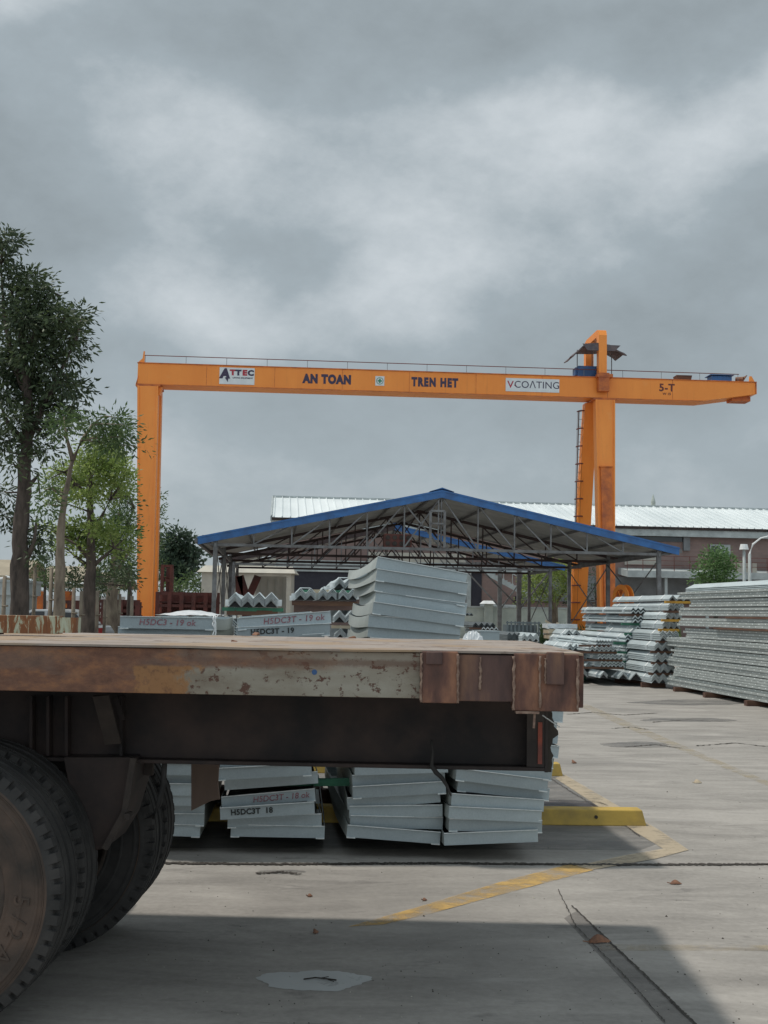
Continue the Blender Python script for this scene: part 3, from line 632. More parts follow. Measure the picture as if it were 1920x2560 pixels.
def stack(pxb, pyb, pxt, pyt, N_, rolls, desc, gapat=None, gap=0, alt=1.6, seed=0, mid=0):
    rr = random.Random(seed); out = []; YF = 7.55
    B = W(pxb, pyb, YF); T = W(pxt, pyt, YF); z0 = .112; z1 = T.z
    pitch = (z1-z0-PH-gap)/(N_-1)
    for i in range(N_):
        z = z0+pitch*i+(gap if gapat is not None and i >= gapat else 0); t_ = (z-z0)/(z1-z0)
        x = B.x+(T.x-B.x)*t_+mid*4*t_*(1-t_)+rr.uniform(-.024, .024); y = YF+rr.uniform(-.05, .05)
        p = protos[rr.randrange(4)]
        if p.name not in used: used.add(p.name); o = p
        else: o = p.copy(); C.objects.link(o)
        roll = interp(rolls, i)+rr.uniform(-.5, .5)+(alt if i % 2 else -alt)*.6
        o.location = (x, y, z); o.rotation_euler = (R(rr.uniform(-.3, .3)), R(-roll), YAW+R(rr.uniform(-1.6, 1.6)))
        where = 'topmost' if i == N_-1 else ORD[i]+(' up' if i else '')
        tag(o, f'galvanised steel pan, {where}, {desc}', 'steel pan', 'galvanised steel pans stacked behind the trailer'); out.append(o)
    return out
S1 = stack(385, 2105, 416, 1542, 21, [(0, -1), (10, 0), (20, 0)], 'leftmost pan stack beside mud flap', seed=1, alt=.8)
S2 = stack(684, 2094, 722, 1536, 20, [(0, 0), (1, .5), (2, 4), (3, 4.5), (4, 4.5), (6, 2), (7, 0), (12, 2), (17, 4), (19, 4.5)], 'second pan stack, with black stencils', 4, .045, alt=.8, seed=2, mid=-.085)
S3 = stack(988, 2098, 1066, 1412, 25, [(0, -4), (1, -2), (2, 2), (3, 4), (4, 4), (7, 2), (10, 0), (16, -4), (19, -5.5), (22, -8), (24, -8.5)], 'tallest pan stack, leaning right', alt=1.3, seed=3, mid=-.03)
S4 = stack(1232, 2088, 1318, 1622, 17, [(0, 3), (1, -1), (2, -2.5), (3, -4), (5, -7), (7, -7), (12, -5), (16, -4)], 'right-hand pan stack below trailer corner', alt=.9, seed=4)
for p in protos: assert p.name in used
def mark(o, txt, x, size, mtl, z=.5, off=0, sp=1.0, shear=0, sx=1):
    return lettering(txt, size, mtl, o, (x, -.0022, PH*z), (90, 0, 0), 'lettering', .0015, off, sx, shear, sp)
mark(S1[20], 'H5DC3 - 19 ok', .0, .054, M['redink'], .52, .0006, 1.05, .15)
mark(S2[19], 'H5DC3T - 19 ok', .06, .054, M['redink'], .52, .0006, 1.05, .15)
mark(S2[18], 'H5DC3T - 19', -.07, .046, M['black'], .52, .0018, 1.08)
mark(S2[7], 'H5DC3T - 18 ok', .08, .050, M['redink'], .5, .0004, 1.0, .15)
mark(S2[6], 'H5DC3T  18', -.07, .046, M['black'], .55, .0016, 1.05)
mark(S2[3], 'H5DC3T - 18 ok', .08, .052, M['redink'], .5, .0004, 1.0, .15)
mark(S2[2], 'H5DC3T  18', -.10, .048, M['black'], .52, .0018, 1.05)
def sleeper(p, L, rz, lab, m='timber', w_=.09, h_=.08, g_='timber sleepers under the steel', nm='timber_sleeper', cap=None):
    b = MB(); n = 6; vs = []
    for i in range(n+1):
        x = -L/2+L*i/n; j = random.uniform(-.004, .004)
        vs += [(x, -w_/2+j, 0), (x, w_/2+j, 0), (x, w_/2+j, h_), (x, -w_/2+j, h_)]
    b.add(vs, [(4*i+q, 4*i+(q+1) % 4, 4*i+4+(q+1) % 4, 4*i+4+q) for i in range(n) for q in range(4)]+[(3, 2, 1, 0), (4*n, 4*n+1, 4*n+2, 4*n+3)])
    o = b.build(nm, M[m], loc=p, rz=rz); return tag(o, lab, 'timber', g_)
tp_ = S1[20].location; b = MB(); rr = random.Random(8)
for k_ in range(3):
    pts = [(.30+.012*k_, -.02-.004*k_, PH+.012)]
    for q_ in range(7): pts.append((pts[-1][0]+rr.uniform(-.012, .016), -.02, pts[-1][2]-(.022 if k_ < 2 else .012)))
    b.tube(pts, .005, 6)
b.tube([(.28, -.01, PH+.01), (.24, .10, PH+.016), (.16, .3, PH+.01), (.10, .5, PH+.0)], .005, 6)
tag(b.build('rope', M['strap'], loc=tp_, rz=YAW, smooth=True), 'frayed white rope hanging over the corner of the leftmost pan stack', 'rope')
b = MB(); rr = random.Random(12); nx, ny = 12, 10; vs = []
for j in range(ny):
    for i in range(nx):
        u = i/(nx-1); v = j/(ny-1); vs.append((-.10+.37*u+.05*v, .15+1.1*v, PH+.008+.032*math.sin(math.pi*v)*max(0, math.sin(math.pi*u))+rr.uniform(0, .008)))
b.add(vs, [(j*nx+i, j*nx+i+1, (j+1)*nx+i+1, (j+1)*nx+i) for j in range(ny-1) for i in range(nx-1)])
tag(b.build('sunlit_pan_sheet', M['plastic'], loc=tp_, rz=YAW, smooth=True), 'added white sheet standing for the sunlit inside of the leftmost top pan', 'plastic sheet')  # white sheet added to paint the sun-bright inside of the top pan
gp = S2[4].location
sleeper((gp.x+.19, gp.y+.25, .118+.072*4), .75, YAW+R(2), 'green painted batten poking out between pans of the second stack', 'greentimber', .06, .045, nm='timber_batten')
for st, nm_ in ((S1, 'leftmost'), (S2, 'second'), (S3, 'tallest'), (S4, 'right-hand')):
    q = st[0].location+DD*2.15; sleeper((q.x, q.y, .003), .75, YAW, f'dark timber sleeper under the rear end of the {nm_} pan stack', 'timber', .1, .108)

# ================================================================== BUNDLES OF ANGLE STEEL
def vbundle(pxl, pxr, pyb, hpx, Y, n, L, layers, label, m='galvbar', straps=2, group='strapped bundles of galvanised angle steel'):
    a = W(pxl, pyb, Y); b_ = W(pxr, pyb, Y); wd = (b_-a).length; h = hpx/F*Y
    t = thing('angle_bundle', label, 'steel bundle', a, YAW, group); wv = wd/n; hv = wv*.52; th = max(.006, (h-hv)/layers*.5); dz = (h-hv-th)/max(1, layers-1) if layers > 1 else 0
    b = MB()
    for i in range(n):
        x0 = i*wv; xm = x0+wv/2; x1 = x0+wv
        for k in range(layers):
            z = dz*k; j = random.uniform(-.025, .025)*min(1, L); e_ = .002*((k+i) % 2)
            for (xa, za, xb, zb) in ((x0+.002+e_, z, xm, z+hv), (xm, z+hv, x1-.002-e_, z)):
                b.add([(xa, j, za), (xb, j, zb), (xb, j, zb+th), (xa, j, za+th), (xa, L+j, za), (xb, L+j, zb), (xb, L+j, zb+th), (xa, L+j, za+th)], [(0, 4, 5, 1), (3, 2, 6, 7), (0, 3, 7, 4), (1, 5, 6, 2)]); b.add([(xa, j, za), (xb, j, zb), (xb, j, zb+th), (xa, j, za+th), (xa, L+j, za), (xb, L+j, zb), (xb, L+j, zb+th), (xa, L+j, za+th)], [(0, 1, 2, 3), (7, 6, 5, 4)], 2)
    for i in range(n): b.prism([(i*wv+.012, .06, 0), ((i+1)*wv-.012, .06, 0), ((i+.5)*wv, .06, hv-.012)], (0, L-.12, 0), 1)  # added recessed plugs, coloured as the shade beneath each peak
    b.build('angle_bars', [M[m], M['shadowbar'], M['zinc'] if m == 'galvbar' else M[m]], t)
    for q in range(straps):
        y = L*(.12+.76*q/max(1, straps-1)); s = MB(); r_ = .012; zt = h+.004
        pts = [(-.006, y, .01), (-.006, y, dz*(layers-1)+th)]
        for i in range(n): pts += [((i+.5)*wv, y, dz*(layers-1)+hv+th+.005)] if i in (0, n-1) else []
        pts += [(n*wv+.006, y, dz*(layers-1)+th), (n*wv+.006, y, .01)]
        for u, v_ in zip(pts, pts[1:]): s.bar(u, v_, .075, .008, (0, 1, 0) if abs(u[0]-v_[0]) < .02 else (0, 0, 1))
        s.build('strap', M['strap'], t)
    return t
def pileunder(pxl, pxr, pyb, Y, L, what, rowh=.22):        # plain bundles that carry the ones in view down to the ground
    a = W(pxl, pyb, Y); zt = a.z; k = max(1, int(zt/(rowh+.05))); hh = zt/k; wd = (W(pxr, pyb, Y)-a).length
    for i in range(k):
        z = hh*i
        base = Vector((a.x, a.y, z))
        for v_ in (.35, L-.35):
            p = base+RR*wd/2+DD*v_; sleeper((p.x, p.y, z+.002), wd, YAW, f'timber bearer under level {ORD[i]} of {what}, {"near" if v_ < 1 else "far"} end', 'timber', .08, .05)
        t = thing('angle_bundle', f'galvanised angle bundle, {ORD[i]} level in {what}', 'steel bundle', (a.x, a.y, z+.055), YAW, 'strapped bundles of galvanised angle steel')
        b = MB(); n = max(3, int(wd/.13)); wv = wd/n; hv = wv*.5; lay = max(2, int((hh-.06-hv)/.028)); dz = (hh-.062-hv-.01)/lay
        for q in range(n):
            for l_ in range(lay):
                z_ = dz*l_
                for (xa, za, xb, zb) in ((q*wv+.002, z_, (q+.5)*wv, z_+hv), ((q+.5)*wv, z_+hv, (q+1)*wv-.002, z_)):
                    b.add([(xa, 0, za), (xb, 0, zb), (xb, 0, zb+.01), (xa, 0, za+.01), (xa, L, za), (xb, L, zb), (xb, L, zb+.01), (xa, L, za+.01)], [(0, 1, 2, 3), (7, 6, 5, 4), (0, 4, 5, 1), (3, 2, 6, 7), (0, 3, 7, 4), (1, 5, 6, 2)])
        b.build('angle_bars', M['galvbar'], t)
        for y in (L*.1, L*.9):
            s = MB(); s.bar((-.006, y, .0), (-.006, y, hh-.07), .045, .006, (0, 1, 0)); s.build('strap', M['strap'], t)
# left, just behind the pans
def deflayer(px0, px1, py, Y, lab, m='timber', h=.05):
    a = W(px0, py, Y); b_ = W(px1, py, Y); L = (b_-a).length; c_ = (a+b_)/2+DD*.12
    sleeper((c_.x, c_.y, a.z), L, YAW, lab, m, .09, h)
YA = 12.0
for i, (x0, x1) in enumerate(((570, 603), (603, 633), (633, 661), (661, 694))):
    vbundle(x0, x1, 1517, 36, YA, 1, 2.6, 5, f'{["first", "second", "third", "fourth"][i]} from the left of four peaked angle bundles behind the pans', straps=1)
deflayer(555, 708, 1527, YA, 'green batten under the row of four angle bundles', 'greentimber', .038)
deflayer(566, 694, 1537, YA, 'dark timber bearer beneath the green batten behind the pans')
pileunder(566, 694, 1538, YA, 2.6, 'the pile under the four peaked bundles')
YB = 14.0
vbundle(738, 790, 1499, 30, YB, 2, 3, 4, 'wide nested angle bundle at the left of the middle pile'); vbundle(796, 842, 1499, 30, YB, 2, 3, 4, 'nested angle bundle in the centre of the middle pile'); vbundle(846, 894, 1499, 28, YB, 2, 3, 4, 'nested angle bundle at the right of the middle pile, half hidden by the tall stack', straps=1)
vbundle(836, 888, 1470, 27, YB+.1, 2, 2.6, 4, 'small angle bundle alone on top of the middle pile')
deflayer(830, 894, 1481, YB, 'green grey batten on the middle pile below the top bundle', 'greentimber', .03)
deflayer(748, 785, 1480, YB+.1, 'bright green batten lying on the middle pile', 'greentimber', .03); deflayer(782, 840, 1482, YB+.1, 'cream batten lying on the middle pile', 'paletimber', .042)
deflayer(730, 894, 1513, YB, 'brown plank under the middle pile of angle bundles', 'timber', .058)
for i, (x0, x1) in enumerate(((834, 864), (864, 893))):
    vbundle(x0, x1, 1556, 30, YB-.3, 1, 2.8, 4, f'{"left" if i == 0 else "right"} angle bundle in the upper row beside the tall pan stack', straps=0)
    vbundle(x0+2, x1+2, 1600, 30, YB-.3, 1, 2.8, 4, f'{"left" if i == 0 else "right"} angle bundle in the lower row beside the tall pan stack', straps=0)
deflayer(830, 895, 1571, YB-.3, 'pale batten between the two rows of angles beside the tall pans', 'paletimber', .035)
pileunder(735, 893, 1606, YB-.3, 3, 'the middle pile behind the tall pans')
# right: rows of zigzag ends
Y2 = 27.6; WORDS = ['bottom', 'second', 'third', 'fourth', 'fifth', 'sixth', 'top']
rows2 = [(1566, 1636, 1708, 23), (1572, 1638, 1679, 22), (1566, 1634, 1652, 21), (1563, 1640, 1605, 20), (1590, 1642, 1582, 18), (1582, 1650, 1557, 19), (1577, 1640, 1534, 17)]
for i, (x0, x1, y, h) in enumerate(rows2):
    vbundle(x0, x1, y, h, Y2, 5, 4.6, 2, f'zigzag-ended angle bundle, {WORDS[i]} row of the green-battened pile beside the orange reel', straps=3)
    if i: deflayer(x0-26, x1, y+6, Y2, f'green batten under the {WORDS[i]} row of the pile beside the orange reel', 'greentimber' if i in (1, 2, 3, 4, 5) else 'timber', .055)
vbundle(1566, 1636, 1629, 17, Y2, 5, 4.6, 2, 'zigzag-ended angle bundle in the middle of the green-battened pile', straps=3)
deflayer(1545, 1640, 1634, Y2, 'green batten at mid height of the pile beside the orange reel', 'greentimber', .05)
Y1 = 26.2
for i, (x0, x1, y, h, n_) in enumerate(((1500, 1520, 1695, 17, 1), (1546, 1570, 1697, 18, 1), (1574, 1606, 1700, 19, 1))):
    vbundle(x0, x1, y, h, Y1, n_, 3.4, 3, f'{["left", "middle", "right"][i]} one of three single-peak bundles at the foot of the right piles', straps=2)
for i, (x0, x1, y, h) in enumerate(((1500, 1563, 1667, 14), (1495, 1560, 1648, 14), (1476, 1546, 1628, 14), (1490, 1533, 1612, 14))):
    vbundle(x0, x1, y, h, Y1+.2, 6, 4.2, 2, f'fine-toothed angle bundle, {["lowest", "second", "third", "top"][i]} row of the low pile by the trailer corner', straps=3)
    deflayer(x0-40, x1, y+5, Y1+.2, f'timber bearer under the {["lowest", "second", "third", "top"][i]} row of the low pile by the trailer corner', 'timber', .045)
vbundle(1410, 1470, 1692, 20, Y1+.6, 3, 3.0, 3, 'long dull bundle lying lowest beside the trailer corner', straps=2)
vbundle(1412, 1452, 1592, 18, Y1+4, 2, 2.5, 3, 'short bundle wrapped in white straps left of the piles', straps=2); vbundle(1430, 1475, 1608, 18, Y1+3, 3, 2.5, 3, 'white-strapped bundle just right of the crane leg foot', straps=3)
vbundle(1418, 1478, 1626, 17, Y1+1.4, 4, 2.5, 3, 'white-strapped bundle above the trailer corner', straps=3); vbundle(1412, 1480, 1650, 17, Y1+1.2, 4, 2.5, 3, 'dull strapped bundle behind the trailer corner', straps=2); vbundle(1412, 1480, 1672, 17, Y1+1.0, 4, 2.5, 3, 'lower strapped bundle behind the trailer corner', straps=2)
for px0, px1, py, Yd, lb in ((1540, 1640, 1707, 26.0, 'long dark timber under the three single-peak bundles'), (1604, 1658, 1718, 25.0, 'short square timber on the concrete left of the punched pile'), (1410, 1460, 1700, 27.0, 'green batten on the concrete beside the trailer corner')):
    a = G(px0, py); b_ = G(px1, py); sleeper(((a.x+b_.x)/2, a.y, .003), (b_-a).length, 0, lb, 'greentimber' if 'green' in lb else 'timber', .12, .10)
# third pile: strapped bundles seen along their sides
Y3 = 25.6
for i, (x0, x1, y, h) in enumerate(((1628, 1690, 1708, 24), (1632, 1690, 1682, 24), (1638, 1690, 1655, 24), (1636, 1696, 1627, 22), (1650, 1700, 1602, 26), (1656, 1702, 1572, 20), (1664, 1706, 1548, 18), (1670, 1712, 1526, 20), (1672, 1730, 1502, 15))):
    vbundle(x0, x1, y, h, Y3+(.0 if i < 5 else .4), 3, 4.4, 4, f'strapped bundle seen end on, level {ORD[i]} of the pile touching the punched sections', straps=3)
    if i: deflayer(x0-6, x1, y+6, Y3, f'timber with painted end, below level {ORD[i]} of the pile touching the punched sections', 'yellowcap' if i in (5, 6, 8) else 'timber', .055)
# big pile of punched sections
PA = G(1662, 1721); PB = G(1920, 1772); pd = (PA-PB).normalized(); prz = math.atan2(-pd.x, pd.y)
base = PB-pd*5.0; Lp = (PA-base).length
RRp = Vector((math.cos(prz), math.sin(prz), 0))
zc = .10; i = 0
hs = [.20, .19, .2, .2, .19, .2, .17, .17, .15, .15]
SLV = ['lowest', 'second', 'third', 'fourth', 'fifth', 'sixth', 'seventh', 'eighth', 'ninth', 'topmost']
for i, h in enumerate(hs):
    L = Lp+random.uniform(-.5, .25)-(1.1 if i > 4 else 0); st = random.uniform(-.2, .2); x0 = random.uniform(-.03, .03)
    t = thing('section_bundle', f'long bundle of punched galvanised sections, {SLV[i]} in the big pile at the right edge', 'steel bundle', base+pd*st+RRp*x0+UP*zc, prz, 'punched steel sections piled at the right edge')
    b = MB(); k = max(3, round(h/.05)); dz = h/k
    for q in range(k):
        o_ = random.uniform(-.012, .012)+(.014 if q % 2 else 0); e0 = random.uniform(-.12, .12)
        for m_ in range(6):
            ww = 1.5/6
            if m_ == 0: b.box(o_, ww-.01, e0, L+e0, dz*q+.001, dz*(q+1)-.005)
            else: b.hexa([(m_*ww, e0, dz*q), (m_*ww+ww-.01, e0, dz*q), (m_*ww+ww-.01, L+e0, dz*q), (m_*ww, L+e0, dz*q)], [(m_*ww+.02, e0, dz*(q+1)-.003), (m_*ww+ww-.03, e0, dz*(q+1)-.003), (m_*ww+ww-.03, L+e0, dz*(q+1)-.003), (m_*ww+.02, L+e0, dz*(q+1)-.003)])
    b.build('sections', M['perf'], t)
    zc += h+(.012 if i not in (5, 6) else .045)
    if i in (5, 6):
        pc = base+pd*(5.0+1.3)+UP*(zc-.042)
        for q_ in (0, 2.9):
            p = base+pd*(3.2+q_*(1 if i == 5 else .8))+RRp*.0+UP*(zc-.043)
            sleeper((p.x, p.y, p.z), 2.5, prz+R(90), f'{"near" if q_ == 0 else "far"} rusty brown plank laid along the punched pile, {"lower" if i == 5 else "upper"} course', 'timber', .10, .036, 'planks between the punched sections')
for q_, lb in ((5.6, 'near'), (7.6, 'middle'), (9.3, 'far')):
    p = base+pd*q_+RRp*.7; sleeper((p.x, p.y, .002), 1.7, prz, f'{lb} rusty timber bearer under the big punched pile', 'timber', .14, .094)
for q_, hh in ((0, 0), (1, .13), (2, .25)):            # ridge caps on top
    p = base+RRp*(.15+.42*q_)+pd*.3+UP*(zc)
    b = MB(); L = Lp-1.2-.4*q_
    for k in range(3):
        z = .03*k
        for (xa, za, xb, zb) in ((0, z, .19, z+.09), (.19, z+.09, .38, z)):
            b.add([(xa, 0, za), (xb, 0, zb), (xb, 0, zb+.012), (xa, 0, za+.012), (xa, L, za), (xb, L, zb), (xb, L, zb+.012), (xa, L, za+.012)], [(0, 1, 2, 3), (7, 6, 5, 4), (0, 4, 5, 1), (3, 2, 6, 7), (0, 3, 7, 4), (1, 5, 6, 2)])
    tag(b.build('angle_section', M['galvbar'], loc=p, rz=prz), f'{["left", "middle", "right"][q_]} ridge of wide galvanised angles lying on top of the big punched pile', 'steel bundle', 'angles on the punched pile')

# small piles under the shed
def pos_on(px, py, Y): return W(px, py, Y)
YS = 30.0
for i, (x0, x1, y, h) in enumerate(((1222, 1246, 1583, 16), (1200, 1240, 1568, 12))):
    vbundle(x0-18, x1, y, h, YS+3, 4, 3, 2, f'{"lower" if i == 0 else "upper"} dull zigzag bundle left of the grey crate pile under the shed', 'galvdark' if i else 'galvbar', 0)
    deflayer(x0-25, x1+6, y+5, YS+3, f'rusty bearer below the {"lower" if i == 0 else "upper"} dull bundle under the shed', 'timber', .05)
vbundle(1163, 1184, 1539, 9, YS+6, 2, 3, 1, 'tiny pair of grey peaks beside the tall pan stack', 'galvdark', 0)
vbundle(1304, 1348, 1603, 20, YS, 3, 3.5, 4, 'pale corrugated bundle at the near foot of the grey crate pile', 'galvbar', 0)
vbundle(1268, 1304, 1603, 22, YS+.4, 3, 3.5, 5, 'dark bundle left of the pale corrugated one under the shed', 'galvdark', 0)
t = thing('crate_pile', 'dark grey slatted steel crate standing behind the corrugated bundles under the shed', 'crate', W(1268, 1582, YS+2), YAW)
b = MB(); b.box(.05, .85, .1, .9, -.25, .22)
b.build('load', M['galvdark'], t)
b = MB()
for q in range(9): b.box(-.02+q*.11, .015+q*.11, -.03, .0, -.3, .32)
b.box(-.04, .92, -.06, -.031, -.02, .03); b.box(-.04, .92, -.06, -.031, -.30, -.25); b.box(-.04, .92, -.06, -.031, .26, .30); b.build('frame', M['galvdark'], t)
t2 = thing('plastic_heap', 'crumpled heap of white plastic film on the pile right of the tall pan stack', 'plastic sheet', W(1182, 1600, 16))
rr = random.Random(5); b = MB(); n = 14; vs = []
for i in range(n):
    for j in range(n):
        u = i/(n-1)*2-1; v = j/(n-1)*2-1; e_ = max(0, 1-(u*u+v*v)); vs.append((u*.15, v*.15, .155*e_**.6*rr.uniform(.35, 1.15)-.02))
b.add(vs, [(i*n+j, (i+1)*n+j, (i+1)*n+j+1, i*n+j+1) for i in range(n-1) for j in range(n-1)]); b.build('film', M['plastic'], t2)
b = MB(); b.box(-.13, .30, -.05, .35, -1.14, -.022); b.build('pallet_load', M['galvdark'], t2)
q = W(1225, 1592, 17); b = MB(); b.box(-.14, .14, 0, .5, -.12, .07); b.box(-.15, .15, -.01, .51, .071, .085); b.box(-.14, .14, .02, .5, -1.1, -.121)
tag(b.build('zinc_trough', M['galv'], loc=q, rz=YAW), 'grey steel trough beside the white plastic heap', 'trough')
for i, (x0, x1, y, m_) in enumerate(((1362, 1436, 1570, 'plastic'), (1364, 1438, 1583, 'paletimber'), (1366, 1436, 1596, 'paletimber'))):
    a = W(x0, y, 32); b_ = W(x1, y, 32); c_ = (a+b_)/2; sleeper((c_.x, c_.y, a.z), (b_-a).length, YAW, f'{["topmost white", "middle cream", "lowest cream"][i]} board in the small timber pile left of the crane leg', m_, .7, .12, 'boards left of the crane leg', 'timber_board')
a = W(1364, 1552, 34); b_ = W(1392, 1570, 34); b = MB(); b.bar(a, b_, .06, .06); b.bar(W(1395, 1556, 34), W(1388, 1584, 34), .07, .07); b.bar(W(1362, 1574, 34), W(1392, 1584, 34), .05, .05)
tag(b.build('broken_pallet', M['paletimber']), 'broken pale timber frame leaning by the shed post', 'timber')

# ================================================================== SHEDS
Y0 = 42.0; RF = W(1105, 1228, Y0)
LE = Rp(495, 1342, RF, DD); RE = Rp(1697, 1374, RF, DD)
ul = (LE-RF).dot(RR); ur = (RE-RF).dot(RR); ze = (LE.z+RE.z)/2; zr = RF.z
def shed(v0, v1, nb, label, left_fascia='blue'):
    t = thing('open_shed', label, 'shed', RF-UP*RF.z+DD*v0, YAW, 'open blue-roofed sheds')
    D = v1-v0
    def P(u, v, z): return (u, v, z)
    sl_ = (zr-ze)/((ur-ul)/2)
    # roof sheets with ribs, left and right
    for s_, ue in ((-1, ul), (1, ur)):
        b = MB(); n = 90
        b.hexa([P(0, 0, zr-.05), P(ue, 0, ze-.05), P(ue, D, ze-.05), P(0, D, zr-.05)], [P(0, 0, zr-.01), P(ue, 0, ze-.01), P(ue, D, ze-.01), P(0, D, zr-.01)], 0)
        k = int(D/.4)
        for i in range(k):
            y = .1+i*.4; b.hexa([P(0, y, zr-.009), P(ue, y, ze-.009), P(ue, y+.06, ze-.009), P(0, y+.06, zr-.009)], [P(0, y+.015, zr+.03), P(ue, y+.015, ze+.03), P(ue, y+.045, ze+.03), P(0, y+.045, zr+.03)], 1)
        b.build('roof_sheet', [M['underroof'], M['blue']], t)
        f = MB(); f.hexa([P(0, -.05, zr-.24), P(ue, -.05, ze-.24), P(ue, -.002, ze-.24), P(0, -.002, zr-.24)], [P(0, -.05, zr+.05), P(ue, -.05, ze+.05), P(ue, -.002, ze+.05), P(0, -.002, zr+.05)])
        f.hexa([P(0, -.07, zr-.02), P(ue*1.003, -.07, ze-.02), P(ue*1.003, -.051, ze-.02), P(0, -.051, zr-.02)], [P(0, -.07, zr+.03), P(ue*1.003, -.07, ze+.03), P(ue*1.003, -.051, ze+.03), P(0, -.051, zr+.03)])
        f.build('fascia', M['blue' if s_ > 0 else left_fascia], t)
        gt = MB(); gt.box(min(ue, ue+s_*.12), max(ue, ue+s_*.12), 0, D, ze-.16, ze-.02); gt.build('gutter', M['shedsteel'], t)
    b = MB(); b.prism([(-.45, -.08, zr-.02), (0, -.08, zr+.13), (.45, -.08, zr-.02), (0, -.08, zr+.085)], (0, D+.1, 0)); b.build('ridge_cap', M['blue'], t)
    pl = ul+.62; pr = ur-.72; chord = ze-.22
    def zroof(u): return zr-.06-abs(u)*(zr-ze)/(abs(ul) if u < 0 else ur)
    for i in range(nb):
        v = .05+(D-.2)*i/(nb-1) if nb > 1 else .05
        for u in (pl, pr):
            b = MB(); b.bar((u, v+.08, 0), (u, v+.08, zroof(u)-.05), .15, .15); b.build('post', M['shedsteel'], t)
        b = MB(); mt = 'shedsteel' if i == 0 else 'truss'
        b.bar((pl, v+.08, chord), (pr, v+.08, chord), .09, .10); b.bar((pl, v+.08, chord-.02), (ul+.1, v+.08, ze-.15), .06, .06); b.bar((pr, v+.08, chord-.02), (ur-.1, v+.08, ze-.15), .06, .06)
        b.bar((0, v+.08, zr-.16), (ul+.05, v+.08, ze-.16), .09, .12); b.bar((0, v+.08, zr-.16), (ur-.05, v+.08, ze-.16), .09, .12)
        K = 12
        us = [pl+(pr-pl)*q/K for q in range(K+1)]
        for q, u in enumerate(us[1:-1], 1):
            b.bar((u, v+.08, chord+.04), (u, v+.08, zroof(u)-.1), .05, .06)
            un = us[q+1] if u < 0 else us[q-1]
            if 0 < q < K and abs(un-u) > .01: b.bar((u, v+.08, chord+.04), (un, v+.08, zroof(un)-.12), .04, .05)
        b.build('roof_truss', M[mt], t)
    for u_ in [ul*.97, ul*.8, ul*.6, ul*.4, ul*.2, -.25, .25, ur*.2, ur*.4, ur*.6, ur*.8, ur*.97]:
        b = MB(); b.bar((u_, .0, zroof(u_)-.05), (u_, D, zroof(u_)-.05), .05, .09); b.build('purlin', M['shedsteel'], t)
    for u in (pl, pr):
        b = MB(); b.bar((u, 0, ze-.24), (u, D, ze-.24), .08, .14); b.build('eave_beam', M['shedsteel'], t)
        for i in range(nb-1):
            va = .05+(D-.2)*i/(nb-1)+.08; vb_ = .05+(D-.2)*(i+1)/(nb-1)+.08
            b = MB(); b.bar((u+.045, va, ze-.35), (u+.045, vb_, 1.1), .035, .035, (1, 0, 0)); b.bar((u-.045, vb_, ze-.35), (u-.045, va, 1.1), .035, .035, (1, 0, 0)); b.build('cross_brace', M['shedsteel'], t)
    return t
sh = shed(0, 13.5, 3, 'near open shed with blue gable edge, grey posts and steel roof trusses')
shed(17.2, 22.5, 2, 'farther open shed whose blue gable shows beneath the near roof', 'truss')
for i, (px, k_) in enumerate(((1298, 1.588), (1250, 1.72))):
    q = W(px, 1412, Y0*k_); t = thing('steel_post', f'{["nearer", "farther"][i]} slim steel post with knee braces in front of the pale yard wall', 'post', (q.x, q.y, 0), YAW, 'slim posts by the yard wall')
    b = MB(); b.bar((0, 0, 0), (0, 0, q.z), .24, .24); b.build('post', M['shedsteel'], t)
    b = MB(); b.bar((-2.6, .1, q.z), (2.2, .1, q.z), .16, .2); b.bar((.1, .1, 1.9), (-2.4, .1, q.z-.1), .08, .08); b.bar((.1, .1, 1.9), (2.0, .1, q.z-.1), .08, .08); b.build('knee_brace', M['shedsteel'], t)
b = MB(); x_ = (Rp(1100, 1330, RF, DD)-RF).dot(RR)      # hanging frame under the gable
b.bar((-.12, -.02, zr-.35), (-.12, -.02, ze-.16), .05, .05); zt = Rp(1100, 1278, RF, DD).z
for u in (-.42, .10): b.bar((u, -.08, zt), (u, -.08, ze-.17), .09, .06)
b.bar((-.42, -.08, zt), (.10, -.08, zt), .06, .07); b.bar((-.42, -.08, (zt+ze)/2+.12), (.10, -.08, (zt+ze)/2+.12), .06, .06)
b.build('hanging_frame', M['shedsteel'], sh)
q = thing('crate', 'dark crate of round tins on the truss chord of the near shed', 'crate', RF-UP*RF.z+RR*-1.55+DD*.3+UP*(ze-.16), YAW)
b = MB(); b.box(-.5, .5, 0, .6, 0, .48); b.build('box', M['rustpaint'], q)
for i in range(4):
    for j in range(2):
        b = MB(); b.tube([(-.37+.25*i, -.001, .13+.22*j), (-.37+.25*i, -.03, .13+.22*j)], .085, 14); b.build('tin', M['grimebrown'], q)

